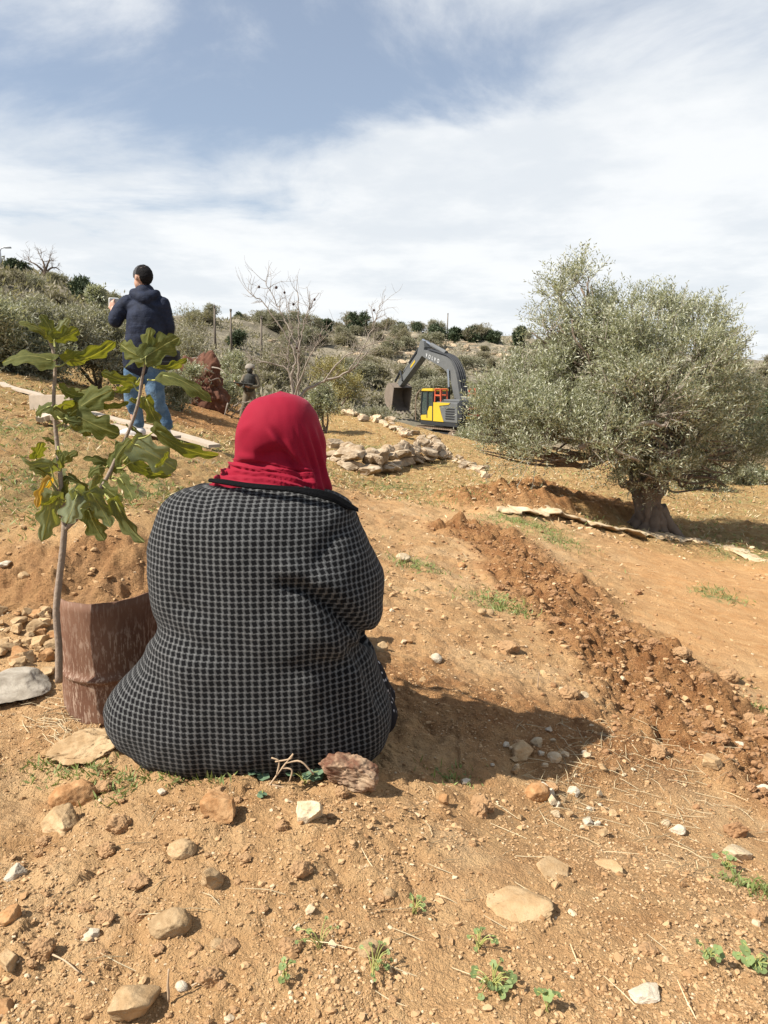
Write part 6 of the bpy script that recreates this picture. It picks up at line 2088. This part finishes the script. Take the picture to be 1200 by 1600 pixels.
for q_ in range(17):                                   # smaller leaves filling in behind
    sx0, sy0, sx1, sy1 = [(200, 130, 235, 720), (550, 200, 420, 640), (440, 560, 260, 790), (215, 480, 240, 760)][q_ % 4]
    f_ = rx_.uniform(.15, 1.0)
    ax_, ay_ = sx0 + (sx1 - sx0) * f_, sy0 + (sy1 - sy0) * f_
    an_ = rx_.uniform(0, 6.28); ln_ = rx_.uniform(55, 105)
    ox_, oy_ = ax_ + 28 * math.cos(an_), ay_ + 20 * math.sin(an_)
    LV.append(((ox_, oy_), (ox_ + ln_ * math.cos(an_), oy_ + ln_ * .75 * math.sin(an_) + 12), rx_.uniform(.6, .85), rx_.uniform(.2, 1.0), .25, .25, rx_.uniform(.1, .65), rx_.uniform(-.05, .09), (ax_, ay_)))
for k, (a, b_, wd, ti, cu_, be, tn, dy_, at_) in enumerate(LV):
    r = np.random.default_rng(k + 60)
    A_, B_ = P(*CX(*a), fy + dy_), P(*CX(*b_), fy + dy_ + r.normal() * 0.03)
    V, q, UV, tn_ = fig_leaf(A_, B_, wd * 0.84, ti * (1 if k % 2 else -1), cu_, be, tn, k)
    lf.add(V, q, 0, UV); tint_all.append(tn_)
    at2 = P(*CX(*at_), fy + dy_ * .3) if at_ else A_ + np.array([0, 0, -0.02])
    tube(pe, spline([at2, at2 * .5 + A_ * .5 + np.array([0, 0, -.006]), A_, A_ + (B_ - A_) * .25], 4), np.linspace(.0026, .0016, 13), 5)
nst = pe.n
lf.add(np.concatenate(pe.v), [a_ for a_ in pe.p], 1)
tint_all.append(np.full(nst, .5))
fo_ = lf.build('foliage', [M['fig_leaf'], M['petiole']], fig, True, uv=True)
at = fo_.data.attributes.new('tint', 'FLOAT', 'POINT')
at.data.foreach_set('value', np.concatenate(tint_all).astype(np.float32))


# ------------------------------------------------------------------ planks and boards on the ground beside the standing man
M['board_end'] = simple('board_shade', (0.40, 0.34, 0.27), 0.9, 0.2, 20)


def board(name, label, a, b_, w_, th_, cat, lift=0.02, mat='plank', roll=0.0):
    A_, B_ = ground(*a, 3), ground(*b_, 3)
    A_[2] = gz(A_[0], A_[1]) + lift; B_[2] = gz(B_[0], B_[1]) + lift
    d = B_ - A_; L = np.linalg.norm(d); d /= L
    s = unit(np.cross(np.array([0, 0, 1.0]), d)); n = np.cross(d, s)
    s, n = s * math.cos(roll) + n * math.sin(roll), n * math.cos(roll) - s * math.sin(roll)
    mb = MB()
    bm = bmesh.new(); bmesh.ops.create_cube(bm, size=1)
    bmesh.ops.subdivide_edges(bm, edges=[e for e in bm.edges if abs(e.verts[0].co.x - e.verts[1].co.x) > .5], cuts=7)
    bm.verts.index_update()
    V = np.array([v.co[:] for v in bm.verts])
    V = A_ + (V[:, :1] + .5) * d * L + (V[:, 1:2] + .12 * perlin(V[:, 0] * 4, V[:, 1] * 2, len(label))[:, None]) * s * w_ + (V[:, 2:] + .5) * n * th_ + n * (0.02 * np.sin(V[:, :1] * 5))
    mb.add(V, np.array([[v.index for v in f.verts] for f in bm.faces]))
    bm.free()
    return tag(mb.build(name, M[mat], origin=A_), label, cat)


board('plank', 'long pale weathered plank lying on the grass, ending beneath the standing man\'s feet', (108, 638), (335, 704), .16, .035, 'plank')
board('plank', 'second pale plank lying nearer than the long one, in front of the shoes', (170, 668), (272, 692), .20, .03, 'plank', .03)
board('plank', 'narrow tilted plank left of the fig stem, splintered at its end', (64, 652), (112, 672), .10, .04, 'plank', .05)
board('plank', 'thin grey plank on the slope at the upper left beneath the olives', (0, 602), (75, 628), .12, .03, 'plank', .02)
board('plank', 'short bleached board end propped against the others behind the fig sapling', (62, 664), (92, 668), .14, .05, 'plank', .08, 'plank', .4)
c0 = ground(92, 640, 3); c0[2] = gz(c0[0], c0[1])
cr_ = thing('wooden_crate', c0, 'low open wooden crate on the grass behind the left fig stem', 'crate', None, -0.28)
for lo_, hi_ in (((-.30, -.16, .0), (.30, -.135, .18)), ((-.30, .135, .0), (.30, .16, .18)), ((-.30, -.133, .0), (-.275, .133, .18)), ((.275, -.133, .0), (.30, .133, .18)), ((-.273, -.133, .01), (.273, .133, .03))):
    mb = MB(); bevel_box(mb, lo_, hi_, .004); mb.build('crate_board', M['plank'], cr_, local=True)

# ------------------------------------------------------------------ weeds, grass, straw, twigs
def blades(n, px_pts, hmin, hmax, wd, seed, spread):
    r = np.random.default_rng(seed)
    pos = []
    for (a, b_, rad, cnt) in px_pts:
        c_ = ground(a, b_)
        m = int(cnt)
        x = c_[0] + r.normal(size=m) * rad; y = c_[1] + r.normal(size=m) * rad * 0.9
        pos.append(np.column_stack([x, y, Hfull(x, y) - .003]))
    pos = np.concatenate(pos)
    n = len(pos)
    d = unit(np.column_stack([r.normal(size=(n, 2)) * spread, np.ones(n)]))
    nr = unit(r.normal(size=(n, 3)))
    return diamonds(pos, d, nr, r.uniform(hmin, hmax, n), wd * r.uniform(.6, 1.3, n))


mb = MB()
mb.add(*blades(0, [(a, b_, r_ * .45, 900 * r_) for a, b_, r_ in GRASSP], .02, .06, .006, 5, .8))
mb.add(*blades(0, [(a, b_, .035, 90) for a, b_ in [(68, 1200), (108, 1210), (160, 1228), (150, 1200), (176, 1235), (225, 1212), (282, 1210), (340, 1215), (700, 1215), (1190, 1395), (1165, 1385), (1195, 1110)]], .012, .035, .005, 6, 1.0))
tag(mb.build('grass_tuft', M['grass']), kind='stuff')
# dry and green blades over the fields
r = np.random.default_rng(66)
n = 26000
d = np.exp(r.uniform(math.log(3.8), math.log(26), n)); a = r.uniform(-.62, .62, n)
x, y = d * np.sin(a), d * np.cos(a)
m = masks(x, y)
kp = (m[4] * 0.9 + 0.1 > r.random(n)) & (m[2] < .3) & (perlin(x * .9, y * .9, 7) > r.uniform(-.9, .5, n)) & (m[3] < .5)
x, y = x[kp], y[kp]; n = len(x)
pos = np.column_stack([x, y, Hfull(x, y)])
sz_ = np.hypot(x, y) ** .5
V, q = diamonds(pos, unit(np.column_stack([r.normal(size=(n, 2)), np.full(n, .7)])), unit(r.normal(size=(n, 3))), r.uniform(.012, .03, n) * sz_, .0042 * sz_)
h1 = n // 2
tag(MB().add(V[:4 * h1], q[:h1]).build('dry_grass', M['straw']), kind='stuff')
tag(MB().add(V[4 * h1:], q[h1:] - 4 * h1).build('short_grass', M['grass']), kind='stuff')
# straw litter
r = np.random.default_rng(67)
pts = []
for (a, b_, sa, sb, n_) in [(960, 1180, 80, 45, 130), (1080, 1250, 80, 50, 110), (870, 1245, 40, 25, 40), (100, 1125, 35, 20, 110), (1000, 900, 50, 25, 40), (400, 1400, 200, 120, 26), (900, 1420, 200, 100, 26)]:
    for k in range(n_):
        pts.append((r.normal(a, sa), r.normal(b_, sb)))
mb = MB()
for k in range(0, len(pts)):
    px_, py_ = pts[k]
    if not (880 < py_ < 1600): continue
    u_, v_ = (px_ - 600) / F, (800 - py_) / F
    c_ = hit(px_, py_)
    c_[2] = gz(c_[0], c_[1]) + .004
    a = r.uniform(0, 3.14); L = r.uniform(.015, .07)
    e = np.array([math.cos(a) * L, math.sin(a) * L * .6, r.uniform(-.002, .012)])
    tube(mb, [c_ - e, c_ + np.array([0, 0, .003]) + r.normal(size=3) * .003, c_ + e], [.0007, .0010, .0006], 3)
tag(mb.build('straw_litter', M['straw']), kind='stuff')


def weed(label, px, py, w_px, n, L, Wd, cat='weed', flat=.6, mat='weed', name='weed', seed=0):
    r = np.random.default_rng(seed + px)
    c_ = ground(px, py); c_[2] = gz(c_[0], c_[1])
    s = w_px * np.hypot(c_[1], 1) / F / 2
    root = thing(name, c_, label, cat)
    mb = MB(); lb = MB()
    for k in range(n):
        a = r.uniform(0, 6.28); rad = s * math.sqrt(r.random())
        tp = c_ + np.array([math.cos(a) * rad, math.sin(a) * rad, r.uniform(.006, .03) + .2 * s * r.random()])
        tp[2] = max(tp[2], gz(tp[0], tp[1]) + .008)
        tube(mb, spline([c_ + r.normal(size=3) * .003, (c_ + tp) / 2 + np.array([0, 0, .012]), tp], 3), .0009, 4)
        # rounded leaf: fan of eight points, gently crinkled
        nrm_ = unit(np.array([r.normal() * flat * .6, r.normal() * flat * .6 - .25, 1.0]))
        _, u_, v_ = frame_of(nrm_)
        th = np.linspace(0, 2 * np.pi, 14, endpoint=False)
        sz2 = L * r.uniform(.45, 1.0)
        rr2 = sz2 * (1 - .35 * np.exp(-((th - np.pi) / .35) ** 2)) * (1 + .09 * np.sin(th * 5 + k))
        ring = tp + (np.cos(th) * rr2)[:, None] * u_ + (np.sin(th) * rr2 * Wd)[:, None] * v_ + (np.sin(th * 4) * sz2 * .12)[:, None] * nrm_
        V = np.vstack([ring, tp - nrm_ * sz2 * .15])
        i = np.arange(14)
        lb.add(V, np.stack([i, (i + 1) % 14, np.full(14, 14)], 1))
    mb.build('stem', M['petiole'], root)
    lb.build('foliage', M[mat], root, True)
    return root


M['mallow'] = leaf_mat('mallow_leaf', (0.13, 0.20, 0.115, 1), (0.16, 0.22, 0.14, 1), 0.15, 0.7, 0.3, 40)
for args in [('round-leaved green plant under the middle of the coat hem', 402, 1212, 46, 6, .019, 1.0, 'weed', .5, 'mallow'), ('larger round-leaved plant beside the dry twig', 476, 1226, 62, 8, .019, 1.0, 'weed', .5, 'mallow'),
             ('single broad crinkled leaf below the dry twig', 412, 1244, 18, 2, .019, 1.0, 'weed', .4, 'mallow'), ('little round-leaved seedling beside the dark red rock', 530, 1222, 22, 3, .014, 1.0, 'weed', .5, 'mallow'),
             ('leafy light green weed at the bottom right of centre', 768, 1545, 66, 26, .0085, .8), ('small weed with one round leaf above the leafy light green one', 748, 1482, 50, 9, .008, .9),
             ('straggling weed below the tan clod at the bottom centre', 585, 1518, 56, 14, .007, .8), ('sparse weed left of the straggling one', 500, 1480, 70, 9, .007, .8), ('tiny weed at the left of the smooth soil', 648, 1428, 40, 9, .0075, .8),
             ('weed in the shade at the right edge below the flat grey-tan stone', 1136, 1358, 46, 12, .010, .9), ('round-leaved weed at the right bottom edge', 1175, 1510, 60, 14, .011, .9), ('sparse weed left of the round-leaved one at the bottom right', 1105, 1500, 40, 7, .009, .9),
             ('seedling with two leaves at the bottom edge of the photo', 855, 1580, 40, 4, .012, .9), ('small weed at the bottom edge below the bare soil', 445, 1530, 36, 5, .009, .8), ('green tuft on the slope right of the two small tan clods', 775, 940, 50, 20, .012, .6)]:
    weed(*args)
# dry forked twig standing at the hem, dry stalks
M['twig'] = simple('dry_twig', (0.42, 0.30, 0.19), 0.85, 0.2, 40)
c_ = ground(440, 1222); yy = c_[1]
tw = MB()
for pts in ([(415, 1236), (432, 1212), (447, 1192), (458, 1178)], [(447, 1192), (470, 1190), (490, 1210)], [(432, 1212), (436, 1190), (424, 1184)], [(425, 1226), (450, 1232), (470, 1236)], [(440, 1200), (456, 1203), (452, 1222)], [(458, 1178), (452, 1186), (430, 1190)]):
    tube(tw, spline([P(a, b_, yy - .03 + .0 * k) for k, (a, b_) in enumerate(pts)], 4), .0022, 5, 0, True, wob=.2)
tag(tw.build('dry_twig', M['twig'], True and None, True, origin=c_), 'dry forked twig standing in front of the coat hem', 'twig')
for (a, b_, e, f, w_, lb) in [(190, 1383, 214, 1388, .0028, 'short dry stick lying left of the oval stone'), (80, 1495, 122, 1525, .003, 'dry stick lying above the large tan stone at the bottom left'), (262, 1522, 264, 1570, .004, 'brown stick standing upright at the bottom left of centre'),
                              (842, 1052, 840, 1078, .004, 'dark stub of a stick standing on the slope'), (655, 932, 725, 938, .004, 'thin dry stick lying across the slope right of the sleeve'), (1130, 1343, 1160, 1350, .004, 'pale dry stalk under the flat grey-tan stone'),
                              (300, 1545, 350, 1530, .003, 'thin twig lying behind the large tan stone')]:
    A_, B_ = ground(a, b_), ground(e, f)
    if abs(f - b_) > 22 and abs(a - e) < 8:
        A_, B_ = ground(e, f), P(a, b_, ground(e, f)[1])
    A_ = A_ + np.array([0, 0, .006]); B_ = B_ + np.array([0, 0, .006])
    mb = MB(); tube(mb, spline([A_, (A_ + B_) / 2 + np.array([0, 0, .006]), B_ + r.normal(size=3) * np.array([.003, .003, 0])], 4), np.linspace(w_ * .62, w_ * .35, 9), 6, 0, True, wob=.4)
    tag(mb.build('dry_stick', M['twig'], smooth=True, origin=A_), lb, 'stick')
